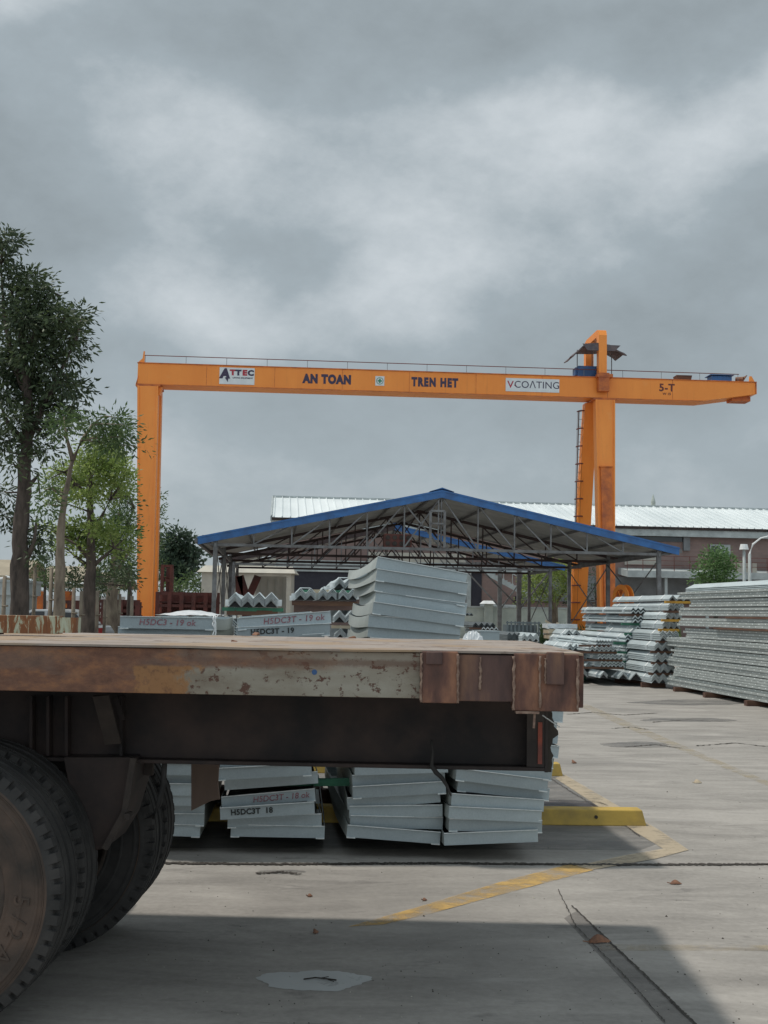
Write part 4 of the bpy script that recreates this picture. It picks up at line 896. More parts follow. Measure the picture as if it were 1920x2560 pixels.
# ================================================================== CRANE
YC = 58.0
A = W(345, 908, YC); B_ = W(1890, 956, 60.2); cd_ = (B_-A); cd_.z = 0; cl = cd_.length; crz = math.atan2(cd_.y, cd_.x); zt = (A.z+B_.z)/2
cr_ = thing('gantry_crane', 'orange gantry crane with long lettered girder spanning above the sheds', 'crane', (A.x, A.y, 0), crz)
CI = inv(cr_); CN = Vector((-math.sin(crz), math.cos(crz), 0))
def CP(px, py, v=0): return CI @ Rp(px, py, Vector((A.x, A.y, 0))+CN*v, CN)
GH = 1.06; GW = 1.45; zb = zt-GH; tp = CP(1757, 1010, 0).x; zt_end = .62
b = MB(); b.prism([(0, 0, zb), (tp, 0, zb), (cl, 0, zt-zt_end), (cl, 0, zt), (0, 0, zt)], (0, GW, 0)); b.build('girder', M['orange'], cr_)
b = MB(); b.box(-.03, cl+.03, -.05, GW+.05, zt+.001, zt+.04); b.box(-.02, tp, -.04, -.002, zb-.03, zb+.0); b.box(cl-.04, cl+.02, -.04, -.003, zt-zt_end, zt)
b.build('girder_flange', M['orange_dark'], cr_)
# handrail
hz = zt+.42
b = MB(); b.tube([(0, .05, zt+.04), (0, .05, hz)], .012, 5); hp = b.build('handrail_post', M['shedsteel'], cr_)
for q in range(16):
    x = .35+(cl-1.3)*q/15
    if q: hp = hp.copy(); C.objects.link(hp)
    hp.location.x = x
b = MB(); b.tube([(.25, .05, hz), (cl-.9, .05, hz)], .022, 6); b.build('handrail', M['darkred'], cr_)
b = MB(); b.prism([(0, 0, zt+.04), (.32, 0, zt+.04), (.32, 0, zt+.62), (.26, 0, zt+.62), (.22, 0, zt+.25)], (0, .1, 0)); b.build('buffer_stop', M['orange'], cr_)
b = MB(); x = cl-.35; b.prism([(x, 0, zt+.04), (x+.28, 0, zt+.04), (x+.12, 0, zt+.33), (x+.02, 0, zt+.33)], (0, .1, 0)); b.build('buffer_stop', M['orange'], cr_)
# legs: tapered boxes
def leg(pt, wt, dt, pb, wb_, db, nm='leg', m='orange'):
    b = MB(); pt = Vector(pt); pb = Vector(pb)
    b.hexa([pb+Vector((-wb_/2, -db/2, 0)), pb+Vector((wb_/2, -db/2, 0)), pb+Vector((wb_/2, db/2, 0)), pb+Vector((-wb_/2, db/2, 0))],
           [pt+Vector((-wt/2, -dt/2, 0)), pt+Vector((wt/2, -dt/2, 0)), pt+Vector((wt/2, dt/2, 0)), pt+Vector((-wt/2, dt/2, 0))])
    return b.build(nm, M[m], cr_)
zl = zb-.12
x0 = CP(370, 975, 0).x; l_n = leg((x0, .22, zl), 1.02, .62, (CP(362, 1600, -1.2).x, -1.2, .75), .70, .6); leg((x0+.05, GW-.22, zl), 1.0, .6, (x0+.05, GW+2.4, .75), .62, .6)
x1 = CP(1512, 1012, 0).x
seam = MB()
for k in range(1, 9):
    x = cl*k/9.3; seam.box(x, x+.025, -.006, -.0005, zb+.02, zt-.01)
seam.build('weld_seam', M['orange_dark'], cr_)
def legstrip(pt, pb, wt, wb_, dt, db, nm):
    for s_ in (-1, 1):
        b = MB(); a_ = Vector(pt)+Vector((s_*(wt/2-.03), -dt/2-.02, 0)); c_ = Vector(pb)+Vector((s_*(wb_/2-.03), -db/2-.02, 0)); b.bar(a_, c_, .09, .05, (0, 1, 0)); b.build(nm, M['orange'], cr_)
legstrip((x0, .22, zl), (CP(362, 1600, -1.2).x, -1.2, .75), 1.02, .70, .62, .6, 'leg_flange'); legstrip((x1, .22, zl), (CP(1515, 1560, -1.2).x, -1.2, .75), 1.0, .72, .62, .6, 'leg_flange')
leg((x1, .22, zl), 1.0, .62, (CP(1515, 1560, -1.2).x, -1.2, .75), .72, .6); leg((CP(1475, 1012, GW-.2).x-.0, GW-.22, zl), .66, .6, (CP(1441, 1590, GW+2.6).x, GW+2.6, .75), .82, .6)
b = MB()
for x in (x0, x1): b.box(x-.62, x+.62, -.08, GW+.05, zb-.12, zb-.031)
b.build('leg_cap', M['orange_dark'], cr_)
b = MB(); b.prism([(x0-.62, -.05, zb-.02), (x0-.62, -.05, zb-.10), (x0-.52, -.05, zb+.35), (x0-.50, -.05, zb+.38)], (0, GW, 0))
b.prism([(x0+.50, .1, zl), (x0+.50, .1, zl-.42), (x0+.58, .1, zl-.42), (x0+.72, .1, zl)], (0, .3, 0)); b.build('gusset', M['orange'], cr_)
u = CP(1501, 1168, -.6); uw = CP(1528, 1168, -.6); zq = u.z
def lfv(z): return .22-1.42*(zl-z)/(zl-.75)-.31
b = MB(); b.hexa([(u.x, lfv(1.2)-.14, 1.2), (uw.x, lfv(1.2)-.14, 1.2), (uw.x, lfv(1.2)+.05, 1.2), (u.x, lfv(1.2)+.05, 1.2)], [(u.x, lfv(zq)-.14, zq), (uw.x, lfv(zq)-.14, zq), (uw.x, lfv(zq)+.05, zq), (u.x, lfv(zq)+.05, zq)])
b.box(u.x-.05, uw.x+.05, lfv(zq)-.2, lfv(zq)+.02, zq+.001, zq+.06); b.build('cable_duct', M['orange_dark'], cr_)
for x, nm in ((x0, 'left'), (x1, 'right')):          # end carriages running in depth, on wheels
    b = MB(); b.box(x-.3, x+.3, -2.6, GW+3.8, .35, .76); b.build('end_carriage', M['darkred'] if nm == 'right' else M['orange'], cr_)
    for v in (-2.2, GW+3.4):
        b = MB(); b.tube([(x-.12, v, .30), (x+.12, v, .30)], .27, 20); b.build('rail_wheel', M['darksteel'], cr_)
# ladder with hoops
b = MB(); ta_ = CP(1446, 1030, GW+.2); tb_ = CP(1430, 1570, GW+2.4)
for du in (-.0, .26): b.bar(ta_+Vector((du, -.1, 0)), tb_+Vector((du, -.1, 0)), .06, .05)
for q in range(30):
    p = ta_.lerp(tb_, q/29); b.tube([p+Vector((0, -.1, 0)), p+Vector((.26, -.1, 0))], .014, 5)
b.build('ladder', M['shedsteel'], cr_)
b = MB()
for q in range(13):
    p = ta_.lerp(tb_, q/12.5)+Vector((.13, -.1, 0)); b.tube([p+Vector((.22*math.cos(a_), -.42*math.sin(a_), 0)) for a_ in [math.pi*k/8 for k in range(9)]], .038, 5)
    b.bar(p+Vector((.12, 0, 0)), p+Vector((.4, 0, 0)), .03, .03)
for du in (-.2, .2, 0): b.bar(ta_+Vector((.13+du, -.1-.42*(du == 0), 0)), tb_+Vector((.13+du, -.1-.42*(du == 0), 0)), .012, .012)
b.build('ladder_cage', M['darkred'], cr_)
# portal of the trolley over the girder, hoist, sheet roof
xa = CP(1506, 900, -.25).x; zt1 = CP(1506, 822, -.25).z
def portal_arm(v): return v
b = MB(); wv = .42; x_l, x_r = xa-wv/2, xa+wv/2
zo, zi = zt1, zt1-.36
outer = [(-.35, zt-.02), (-.35, zo-.35), (-.22, zo-.08), (0.05, zo), (GW+.9, zo), (GW+1.25, zo-.1), (GW+1.45, zo-.4), (GW+1.45, zt-.02)]
inner = [(.12, zt-.02), (.12, zo-.5), (.2, zi), (GW+.8, zi), (GW+.98, zo-.55), (GW+.98, zt-.02)]
def sweep(poly2, xl, xr):
    b.prism([(xl, y, z) for y, z in poly2], (xr-xl, 0, 0))
sweep([outer[0], outer[1], outer[2], inner[2], inner[1], inner[0]], x_l, x_r)
sweep([outer[2], outer[3], outer[4], outer[5], (GW+.9, zi-.02), inner[3], inner[2]], x_l, x_r)
sweep([outer[5], outer[6], outer[7], inner[5], inner[4], (GW+.9, zi-.02)], x_l, x_r)
b.build('trolley_portal', M['orange'], cr_)
b = MB(); b.box(x_l-.03, x_r+.12, -.42, -.055, zt-.78, zt+.18); b.box(x_l-.1, x_r+.3, -.45, -.06, zt-.05, zt+.12); b.build('trolley_bracket', M['orange_dark'], cr_)
b = MB(); p = CP(1441, 925, GW*.5); q = CP(1494, 925, GW*.5); b.box(p.x, q.x, .35, 1.25, zt+.10, zt+.68); b.box(p.x-.12, p.x+.1, .5, 1.1, zt+.18, zt+.62); b.tube([(p.x+.3, .8, zt+.5), (q.x-.1, .8, zt+.5)], .27, 16); b.build('hoist', M['bluebox'], cr_, bevel=.03)
b = MB(); pts = []; X0 = CP(1423, 895, .6).x; X1 = CP(1556, 895, .6).x; zc_ = CP(1490, 872, .6).z
prof = [(0, -.55), (.12, -.42), (.3, -.26), (.45, -.1), (.62, .03), (1.2, .08), (1.8, .06), (2.15, .02), (2.5, -.16), (2.65, -.30)]
k_ = (X1-X0)/2.65
vs = []
for i, (x, z) in enumerate(prof):
    for y in (-.3, .4, 1.1, 1.9): vs.append((X0+x*k_, y, zc_+z*1.0+.04*math.sin(y*4+x*3)-(.22 if y < 0 and i > 6 else 0)))
b.add(vs, [(i*4+j, i*4+4+j, i*4+5+j, i*4+1+j) for i in range(len(prof)-1) for j in range(3)]); o = b.build('sheet_roof', M['tarp'], cr_); mo = o.modifiers.new('s', 'SOLIDIFY'); mo.thickness = .05
b = MB(); b.hexa([(X0+.75, -.32, zc_-.30), (X0+2.2, -.32, zc_-.30), (X0+2.2, -.26, zc_-.30), (X0+.75, -.26, zc_-.30)], [(X0+.5, -.32, zc_+.04), (X0+2.5, -.32, zc_+.0), (X0+2.5, -.26, zc_+.0), (X0+.5, -.26, zc_+.04)]); b.build('hanging_skirt', M['tarp'], cr_)
b = MB()
for x in (X0+.5, X0+1.3, X1-.5): b.bar((x, .9, zt+.04), (x, .9, zc_-.02), .04, .04)
b.build('roof_stand', M['shedsteel'], cr_)
p = CP(1690, 944, .5); q = CP(1729, 944, .5); b = MB(); b.hexa([(p.x+.08, .4, zt+.04), (q.x-.08, .4, zt+.04), (q.x-.08, 1, zt+.04), (p.x+.08, 1, zt+.04)], [(p.x, .4, zt+.36), (q.x, .4, zt+.36), (q.x, 1, zt+.36), (p.x, 1, zt+.36)]); b.build('junction_box', M['timber'], cr_)
p = CP(1776, 944, .5); q = CP(1826, 944, .5); b = MB(); b.box(p.x, q.x, .3, 1, zt+.04, zt+.36); b.box(p.x-.1, q.x+.1, .2, 1.1, zt+.39, zt+.42); b.build('control_box', M['blue'], cr_)
p = CP(1848, 940, .5); b = MB(); b.bar((p.x, .5, zt+.04), (p.x, .5, zt+.2), .08, .08); b.tube([(p.x-.2, .5, zt+.24), (p.x+.15, .3, zt+.2)], [.12, .16], 12); b.hexa([(p.x+.05, .2, zt+.1), (p.x+.12, .2, zt+.1), (p.x+.12, .8, zt+.1), (p.x+.05, .8, zt+.1)], [(p.x+.28, .2, zt+.42), (p.x+.33, .2, zt+.42), (p.x+.33, .8, zt+.42), (p.x+.28, .8, zt+.42)]); b.build('floodlight', M['leaf_dry'], cr_)
b = MB(); zq = zb+.44*.62; xq = tp+(cl-tp)*.62; b.box(xq-.1, xq+.9, .3, 1.1, zq-.16, zq+.1); b.build('end_bracket', M['orange_dark'], cr_)
# lettering on the girder
zm = zt-.50
def gsign(px0, px1, py0, py1):
    a = CP(px0, py1); c_ = CP(px1, py0); b = MB(); b.box(a.x, c_.x, -.03, -.001, a.z, c_.z); o = b.build('sign_board', M['sign'], cr_); return o, a, c_
def gt(txt, px, py, hpx, m, off=.0, sx=1, sp=1, par=None, y=-.034, shear=0, nm='lettering'):
    p = CP(px, py); return lettering(txt, hpx/F*58/.70, m, par or cr_, (p.x, y, p.z), (90, 0, 0), nm, .003, off, sx, shear, sp)
o, a, c_ = gsign(548, 637, 921, 960)
gt('A', 562, 935, 22, M['navy'], .05, 1.0, par=o, shear=.1); gt('T', 582, 932, 13, M['redlet'], .025, 1.2, par=o); gt('T', 596, 932.5, 13, M['navy'], .025, 1.2, par=o); gt('E', 612, 933, 13, M['redlet'], .025, 1.2, par=o); gt('C', 627, 933.5, 13, M['navy'], .025, 1.15, par=o); gt('LIFTING EQUIPMENT', 607, 945.5, 3.4, M['navy'], .003, 1.15, par=o)
b = MB(); p = CP(567, 951); b.prism([(p.x-.10, -.032, p.z+.14), (p.x+.08, -.032, p.z+.2), (p.x+.06, -.032, p.z-.1)], (0, -.004, 0)); b.build('emblem', M['navy'], o)
gt('AN TOAN', 818, 949, 21, M['navy'], .045, .80, 1.16, y=-.006)
o, a, c_ = gsign(938, 961, 941, 964); p = CP(949.5, 952.5)
b = MB(); b.box(p.x-.035, p.x+.035, -.036, -.0305, p.z-.11, p.z+.11); b.box(p.x-.11, p.x-.0355, -.036, -.0305, p.z-.035, p.z+.035); b.box(p.x+.0355, p.x+.11, -.036, -.0305, p.z-.035, p.z+.035)
b.tube([(p.x+.17*math.cos(k*math.pi/16), -.034, p.z+.17*math.sin(k*math.pi/16)) for k in range(33)], .014, 5, cap=False); b.build('emblem', M['green'], o)
gt('TREN HET', 1087, 957, 21, M['navy'], .040, .72, 1.26, y=-.006)
o, a, c_ = gsign(1264, 1398, 949, 978)
gt('V', 1276, 962, 18, M['redlet'], .006, 1.05, par=o); gt('<OATING'.replace('<', 'C').replace('A', '\u039b'), 1342, 963.5, 18, M['navy'], .0, 1.0, 1.02, par=o); gt('-', 1288, 962, 16, M['redlet'], .0, 1, par=o)
gt('5-T', 1667, 970, 19, M['darkred'], .016, 1.0, 1.1, y=-.006); gt('W 15', 1667, 985, 6, M['darkred'], .004, 1.1, y=-.006)
# orange reel beside the piles
p = G(1556, 1640); p = W(1558, 1496, 44); rl_ = thing('cable_reel', 'orange cable reel standing on edge above the steel piles', 'reel', (p.x, p.y, 0), R(-66))
def ring(v, r0, r1, th, nm, m):
    b = MB(); n = 36; vs = []
    for i in range(n):
        a_ = 2*math.pi*i/n
        for rr_, yy in ((r0, v), (r1, v), (r1, v+th), (r0, v+th)): vs.append((rr_*math.cos(a_), yy, p.z+rr_*math.sin(a_)))
    b.add(vs, [(4*i+q, 4*((i+1) % n)+q, 4*((i+1) % n)+(q+1) % 4, 4*i+(q+1) % 4) for i in range(n) for q in range(4)]); return b.build(nm, M[m], rl_)
ring(-.13, .34, .52, .04, 'flange', 'orange'); ring(.09, .34, .52, .04, 'flange', 'orange'); ring(-.09, .28, .34, .18, 'drum', 'orange_dark')
b = MB()
for v in (-.11, .11):
    for k in range(6):
        a_ = k*math.pi/3; b.bar((0, v, p.z), (.32*math.cos(a_), v, p.z+.32*math.sin(a_)), .03, .02)
b.build('spokes', M['orange'], rl_)
b = MB(); b.bar((0, .28, .0), (0, .28, p.z+.03), .12, .1); b.bar((0, .28, p.z), (0, -.25, p.z), .05, .05); b.build('stand', M['darkred'], rl_)

# ================================================================== WAREHOUSE BEHIND
YW = 88.0; WP = W(680, 1292, YW); 
def WPt(px, py, v=0): return Rp(px, py, WP+DD*v, DD)
wh = thing('warehouse', 'long warehouse with bright ribbed metal roof and dusky brick wall behind the sheds', 'warehouse', WP-UP*WP.z, YAW); WI = inv(wh)
def WL(px, py, v=0): return WI @ WPt(px, py, v)
el0 = WL(682, 1293).z; xr_ = WL(2400, 1330).x; zri = WL(1300, 1258, 9.5).z; zev = WL(1700, 1318, 0).z
b = MB(); b.hexa([(0, 0, zev-.12), (xr_, 0, zev-.12), (xr_, 10, zri-.12), (0, 10, zri-.12)], [(0, 0, zev), (xr_, 0, zev), (xr_, 10, zri), (0, 10, zri)])
k = int(xr_/.62)
for i in range(k):
    x = .1+i*.62; b.hexa([(x, -.02, zev+.001), (x+.09, -.02, zev+.001), (x+.09, 10, zri+.001), (x, 10, zri+.001)], [(x+.02, -.02, zev+.11), (x+.07, -.02, zev+.11), (x+.07, 10, zri+.11), (x+.02, 10, zri+.11)])
b.build('roof', M['roofwhite'], wh)
b = MB(); b.box(-.08, .0, -.1, 10, zev-.1, zev+.16); b.hexa([(-.12, -.1, zev-.3), (0, -.1, zev-.3), (0, 10, zri-.3), (-.12, 10, zri-.3)], [(-.12, -.1, zev+.1), (0, -.1, zev+.1), (0, 10, zri+.1), (-.12, 10, zri+.1)]); b.build('verge_trim', M['graytrim'], wh)
b = MB(); b.box(-.05, xr_, 9.95, 10.2, zri, zri+.16); b.build('ridge_trim', M['graytrim'], wh)
b = MB(); b.box(0, xr_, -.35, -.03, zev-.22, zev-.02); b.build('gutter', M['darksteel'], wh)
b = MB(); b.box(0, xr_, -.22, -.04, zev-.75, zev-.23); b.build('eave_band', M['graytrim'], wh)
cz = WL(1700, 1432).z
b = MB(); b.box(0, xr_, .4, .8, 0, zev-.1); b.build('wall', M['brick'], wh)
b = MB(); b.box(0, xr_, .05, .399, cz-2.4, cz-.4); b.build('lower_wall', M['concwall'], wh)
xc = WL(1545, 1440).x
b = MB(); b.hexa([(xc, -2.6, cz-.5), (xr_, -2.6, cz-.5), (xr_, .04, cz-.2), (xc, .04, cz-.2)], [(xc, -2.6, cz+.0), (xr_, -2.6, cz+.0), (xr_, .04, cz+.3), (xc, .04, cz+.3)]); b.build('canopy', M['graytrim'], wh)
b = MB()
for i in range(24):
    x = xc+(xr_-xc)*i/23; b.bar((x, -2.4, cz+.02), (x, -2.4, cz+1.15), .04, .04)
for z in (.45, .8, 1.15): b.bar((xc, -2.4, cz+z), (xr_, -2.4, cz+z), .035, .035)
b.build('balcony_railing', M['darkred'], wh)
for px in (1640, 1740, 1886):
    x = WL(px, 1440).x; b = MB(); b.bar((x, -2.3, 0), (x, -2.3, cz-.5), .2, .2); b.build('canopy_post', M['graytrim'], wh)
x0_, x1_ = WL(1510, 1340).x, WL(1710, 1340).x; b = MB(); b.box(x0_, x1_, .30, .398, WL(1600, 1352).z, zev-.76); b.build('dark_band', M['glass'], wh)
b = MB(); x = WL(1711, 1350).x; b.box(x, x+.5, .1, .395, WL(1711, 1376).z, zev-.76); b.build('downpipe', M['concwall'], wh)
def panel(px0, px1, py0, py1, v, m, nm):
    a = WL(px0, py1, v); c_ = WL(px1, py0, v); b = MB(); b.box(a.x, c_.x, v, v+.08, a.z, c_.z); return b.build(nm, M[m], wh)
fr = panel(1776, 1826, 1362, 1392, .25, 'graytrim', 'window'); 
a = WL(1780, 1389, .2); c_ = WL(1800, 1365, .2); b = MB(); b.box(a.x, c_.x, .2, .248, a.z, c_.z); b.build('pane', M['glass'], fr)
panel(1562, 1642, 1384, 1412, .3, 'cream', 'wall_panel'); panel(1836, 1892, 1408, 1440, -2.2, 'cream', 'sign_panel')
panel(690, 1150, 1408, 1427, -1.2, 'graytrim', 'lintel'); o = panel(695, 892, 1425, 1506, -1.0, 'void', 'dark_opening'); panel(684, 694, 1408, 1512, -1.2, 'graytrim', 'door_frame')  # near-black panel stands in for the shaded doorway under the lintel
panel(1166, 1178, 1425, 1525, -1.2, 'graytrim', 'door_frame'); panel(1178, 1204, 1432, 1520, -1.0, 'void', 'dark_opening'); panel(1204, 1300, 1430, 1520, -.9, 'brick', 'low_wall'); panel(1150, 1345, 1421, 1430, -1.3, 'graytrim', 'lintel')  # narrow near-black panel likewise paints the shade of an open doorway
panel(560, 690, 1395, 1440, -.3, 'cream', 'wall_panel')
panel(918, 1165, 1385, 1420, -.4, 'cream', 'wall_panel')
panel(1288, 1306, 1490, 1520, -1.1, 'void', 'window')
b = MB()                                              # stair
for i in range(14):
    a = WL(1218+7.5*i, 1430+4.2*i, -3.2); b.box(a.x, a.x+.32, -3.6, -2.4, a.z-.12, a.z)
a = WL(1215, 1432, -3.6); c_ = WL(1325, 1492, -3.6); b.bar(a, c_, .08, .3); b.bar(a+Vector((0, 0, 1.0)), c_+Vector((0, 0, 1.0)), .05, .06)
for q in range(6): p = a.lerp(c_, q/5); b.bar(p, p+Vector((0, 0, 1)), .04, .04)
b.build('stair', M['graytrim'], wh)
panel(1200, 1300, 1512, 1530, -4.0, 'graytrim', 'sill')
# boundary wall with pillar
bw = thing('boundary_wall', 'pale green-white yard wall with capped pillar behind the shed', 'wall', W(1150, 1518, 74)-UP*W(1150, 1518, 74).z, YAW); BI = inv(bw)
zw = W(1250, 1520, 74).z; xe = (W(1440, 1518, 75)-W(1150, 1518, 74)).length
b = MB(); b.box(-1, xe, 0, .2, 0, zw); b.build('wall', M['palewall'], bw); b = MB(); b.box(-1.05, xe+.02, -.05, .25, zw+.001, zw+.1); b.build('coping', M['graytrim'], bw)
px_ = (BI @ W(1222, 1518, 74)).x; b = MB(); b.box(px_-.28, px_+.28, -.2, -.051, 0, zw+.25); b.build('pillar', M['palewall'], bw); b = MB(); b.hexa([(px_-.5, -.4, zw+.251), (px_+.5, -.4, zw+.251), (px_+.5, .4, zw+.251), (px_-.5, .4, zw+.251)], [(px_-.3, -.2, zw+.45), (px_+.3, -.2, zw+.45), (px_+.3, .2, zw+.45), (px_-.3, .2, zw+.45)]); b.build('pillar_cap', M['strap'], bw)
# lamps
def lamp(px, pyt, Y, kind, label):
    p = W(px, pyt, Y); t = thing('yard_lamp', label, 'lamp post', (p.x, p.y, 0), 0, 'yard lamps by the warehouse'); b = MB(); b.tube([(0, 0, 0), (0, 0, p.z)], [.13, .09], 10); b.build('pole', M['graytrim'], t, smooth=True)
    b = MB()
    if kind: b.tube([(0, 0, p.z-.05), (0, 0, p.z+.3)], [.3, .22], 14)
    else:
        b.tube([(0, 0, p.z), (.2, 0, p.z+.6), (.7, 0, p.z+1.0), (1.3, 0, p.z+1.15)], [.07, .06, .05, .05], 8); b.hexa([(1.25, -.12, p.z+1.08), (2.3, -.12, p.z+1.18), (2.3, .12, p.z+1.18), (1.25, .12, p.z+1.08)], [(1.25, -.1, p.z+1.22), (2.2, -.1, p.z+1.4), (2.2, .1, p.z+1.4), (1.25, .1, p.z+1.22)])
    b.build('lamp_head', M['strap'], t)
lamp(1860, 1372, 76, True, 'straight lamp post with drum head beside the bright green tree')
lamp(1874, 1385, 72, False, 'curved-arm street lamp at the right edge of the picture')
b = MB(); p = W(1633, 1254, 400); b.tube([(0, 0, 0), (0, 0, p.z), (0, 0, p.z+2.5)], [.8, .8, .1], 8); tag(b.build('distant_tower', M['palewall'], loc=(p.x, p.y, 0)), 'tiny blue-green tower tip far behind the warehouse roof', 'tower')

# ================================================================== LEFT BACKGROUND
def rack(px0, px1, pyt, pyb, Y, rows, cols, label, m='rustpaint', nm='steel_rack'):
    a = W(px0, pyb, Y); c_ = W(px1, pyt, Y); Lx = c_.x-a.x; z1 = c_.z
    t = thing(nm, label, 'steel rack', (a.x, a.y, 0), 0, 'rusty steel racks in the yard'); b = MB()
    for i in range(rows+1): z = .08+(z1-.12)*i/rows; b.box(0, Lx, 0, .12, z-.09, z+.04)
    b.build('rails', M[m], t); b = MB()
    for i in range(cols+1): x = Lx*i/cols; b.box(x-.09, x+.09, -.05, -.001, 0, z1)
    b.build('uprights', M[m], t); b = MB(); b.box(.1, Lx-.1, .5, 1.2, 0, z1*.96); 
    for i in range(rows): z = .08+(z1-.12)*i/rows; b.box(0, Lx, .121, .9, z+.1, z+.16)
    b.build('stored_beams', M[m], t); return t
rack(392, 545, 1482, 1560, 52, 4, 5, 'dark red slotted steel rack between the crane leg and the shed')
rack(404, 430, 1412, 1500, 60, 5, 1, 'tall narrow rusty steel stack just right of the crane leg')
rack(235, 345, 1500, 1580, 44, 5, 5, 'rust red rack behind the tree trunks left of the crane leg'); rack(150, 240, 1502, 1580, 46, 4, 4, 'rust red rack further left behind the slim tree')
q = W(604, 1500, 50); t = thing('steel_girder', 'rust red V-shaped steel frame inside the shed at the left', 'steel frame', (q.x, q.y, 0)); b = MB()
for x0_, x1_ in ((600, 618), (645, 620), (598, 600)): b.bar(W(x0_, 1440, 50)-Vector((q.x, q.y, 0)), W(x1_, 1498, 50)-Vector((q.x, q.y, 0)), .3, .2, (0, 1, 0))
b.bar(W(620, 1495, 50)-Vector((q.x, q.y, 0)), Vector((.2, 0, 0)), .4, .2, (0, 1, 0)); b.build('frame', M['rustpaint'], t)
# white shipping-crate panel behind
q = W(640, 1440, 62); b = MB(); b.box(0, 1.6, 0, .4, 0, q.z)
for x in (.15, .55, .95, 1.35): b.box(x, x+.05, -.06, -.001, .2, q.z-.1)
for z in (.6, 1.5, 2.4): b.box(0, 1.6, -.04, -.0015, z, z+.06) if z < q.z else None
tag(b.build('white_container', M['cream'], loc=(q.x, q.y, 0)), 'cream container end with locking bars behind the shed', 'container')
q0 = W(505, 1415, 78); b = MB(); b.box(0, 6, 0, 3, 0, q0.z-.4); b.hexa([(-.3, -.3, q0.z-.4), (6.3, -.3, q0.z-.4), (6.3, 3.3, q0.z-.4), (-.3, 3.3, q0.z-.4)], [(0, 1.3, q0.z+.1), (6, 1.3, q0.z+.1), (6, 1.7, q0.z+.1), (0, 1.7, q0.z+.1)])
tag(b.build('low_house', M['cream'], loc=(q0.x, q0.y, 0)), 'low cream house far behind the left end of the shed', 'house')
# canopy tents
for i, (x0_, x1_, yt, Yt) in enumerate(((-60, 60, 1395, 46), (84, 215, 1412, 48), (215, 300, 1428, 50))):
    a = W(x0_, 1470, Yt); c_ = W(x1_, yt, Yt); L = c_.x-a.x; z = c_.z
    t = thing('canvas_shelter', f'{["leftmost", "middle", "right-hand"][i]} beige canvas shelter with scalloped edge behind the trees', 'shelter', (a.x, a.y, 0), 0, 'canvas shelters behind the trees')
    b = MB(); n = 14; vs = []
    for k in range(n+1):
        sg = .12*abs(math.sin(math.pi*k/n*3))
        vs += [(L*k/n, 0, z-1.0+sg*.3), (L*k/n, 0, z-.7), (L*k/n, 2.0, z), (L*k/n, 4, z-.7)]
    b.add(vs, [(4*k+j, 4*k+4+j, 4*k+5+j, 4*k+1+j) for k in range(n) for j in range(3)]); o = b.build('canvas', M['canvas'], t); mo = o.modifiers.new('s', 'SOLIDIFY'); mo.thickness = .03
    b = MB(); b.tube([(L*k/n, -.03, z-.72-.12*abs(math.sin(math.pi*k/n*3))) for k in range(n+1)], .05, 6); b.build('white_edging', M['strap'], t)
    for x in (.05, L-.05):
        b = MB(); b.bar((x, .1, 0), (x, .1, z-.72), .12, .12); b.build('post', M['graytrim'], t)
q = W(-30, 1460, 40); b = MB(); L = W(56, 1460, 40).x-q.x; zt_ = W(0, 1455, 40).z; zb_ = W(0, 1487, 40).z
b.box(0, L, 0, 2.2, zb_, zt_); b.box(-.05, L+.05, -.05, 2.25, zt_+.001, zt_+.08); b.box(.1, L-.1, .2, 2.0, .4, zb_-.001)
for x in (.3, L-.5): b.tube([(x+.2, -.02, .4), (x+.2, .25, .4)], .4, 16)
tag(b.build('parked_truck', M['graytrim'], loc=(q.x, q.y, 0)), 'pale grey box truck half hidden at the far left behind the dark tree', 'truck')
# thin fence posts / stakes
for i, (px, pyt, Y) in enumerate(((12, 1440, 26), (88, 1418, 31), (129, 1420, 27), (185, 1470, 28), (204, 1478, 29), (244, 1478, 29), (262, 1500, 36), (300, 1485, 36), (330, 1490, 30))):
    p = W(px, pyt, Y); b = MB(); b.tube([(0, 0, 0), (.01, 0, p.z*.5), (0, 0, p.z)], [.055, .05, .045], 8); b.tube([(-.02, -.05, p.z*.7), (.12, -.05, p.z*.7)], .02, 5)
    tag(b.build('wooden_stake', M['palebark'], loc=(p.x, p.y, 0), smooth=True), ['stake at the extreme left in front of the truck', 'stake just right of the thick dark trunk', 'stake touching the slim leaning tree', 'stake right of the slim tree by the car tail', 'stake left of the lime tree trunk', 'stake right of the lime tree trunk', 'far stake between lime tree and pale trunk', 'far stake right of the pale mottled trunk', 'stake nearest the orange crane leg on its left'][i], 'stake', 'wooden stakes along the planting strip')
# parked car
p = W(92, 1548, 36); zs = 1; car = thing('parked_car', 'silver hatchback parked behind the trees, its tail lamp showing', 'car', (p.x-2.1, p.y, 0), R(0))
b = MB(); b.prism([(0, 0, .3), (4.1, 0, .3), (4.15, 0, .75), (4.0, 0, .98), (3.3, 0, 1.02), (1.2, 0, 1.02), (.1, 0, .85), (0, 0, .6)], (0, 1.7, 0)); b.build('body', M['carpaint'], car, bevel=.06)
b = MB(); b.prism([(1.1, .1, 1.01), (3.75, .1, 1.01), (3.3, .1, 1.42), (2.9, .1, 1.48), (1.9, .1, 1.46)], (0, 1.5, 0)); b.build('cabin', M['carpaint'], car, bevel=.05)
b = MB(); b.prism([(1.35, .085, 1.05), (2.3, .085, 1.05), (2.3, .085, 1.4), (1.95, .085, 1.4)], (0, .012, 0)); b.prism([(2.4, .085, 1.05), (3.55, .085, 1.05), (3.25, .085, 1.37), (2.4, .085, 1.4)], (0, .012, 0)); b.build('window', M['glass'], car)
for x in (.75, 3.3):
    b = MB(); b.tube([(x, -.01, .31), (x, .22, .31)], .31, 22); b.build('wheel', M['rubber'], car)
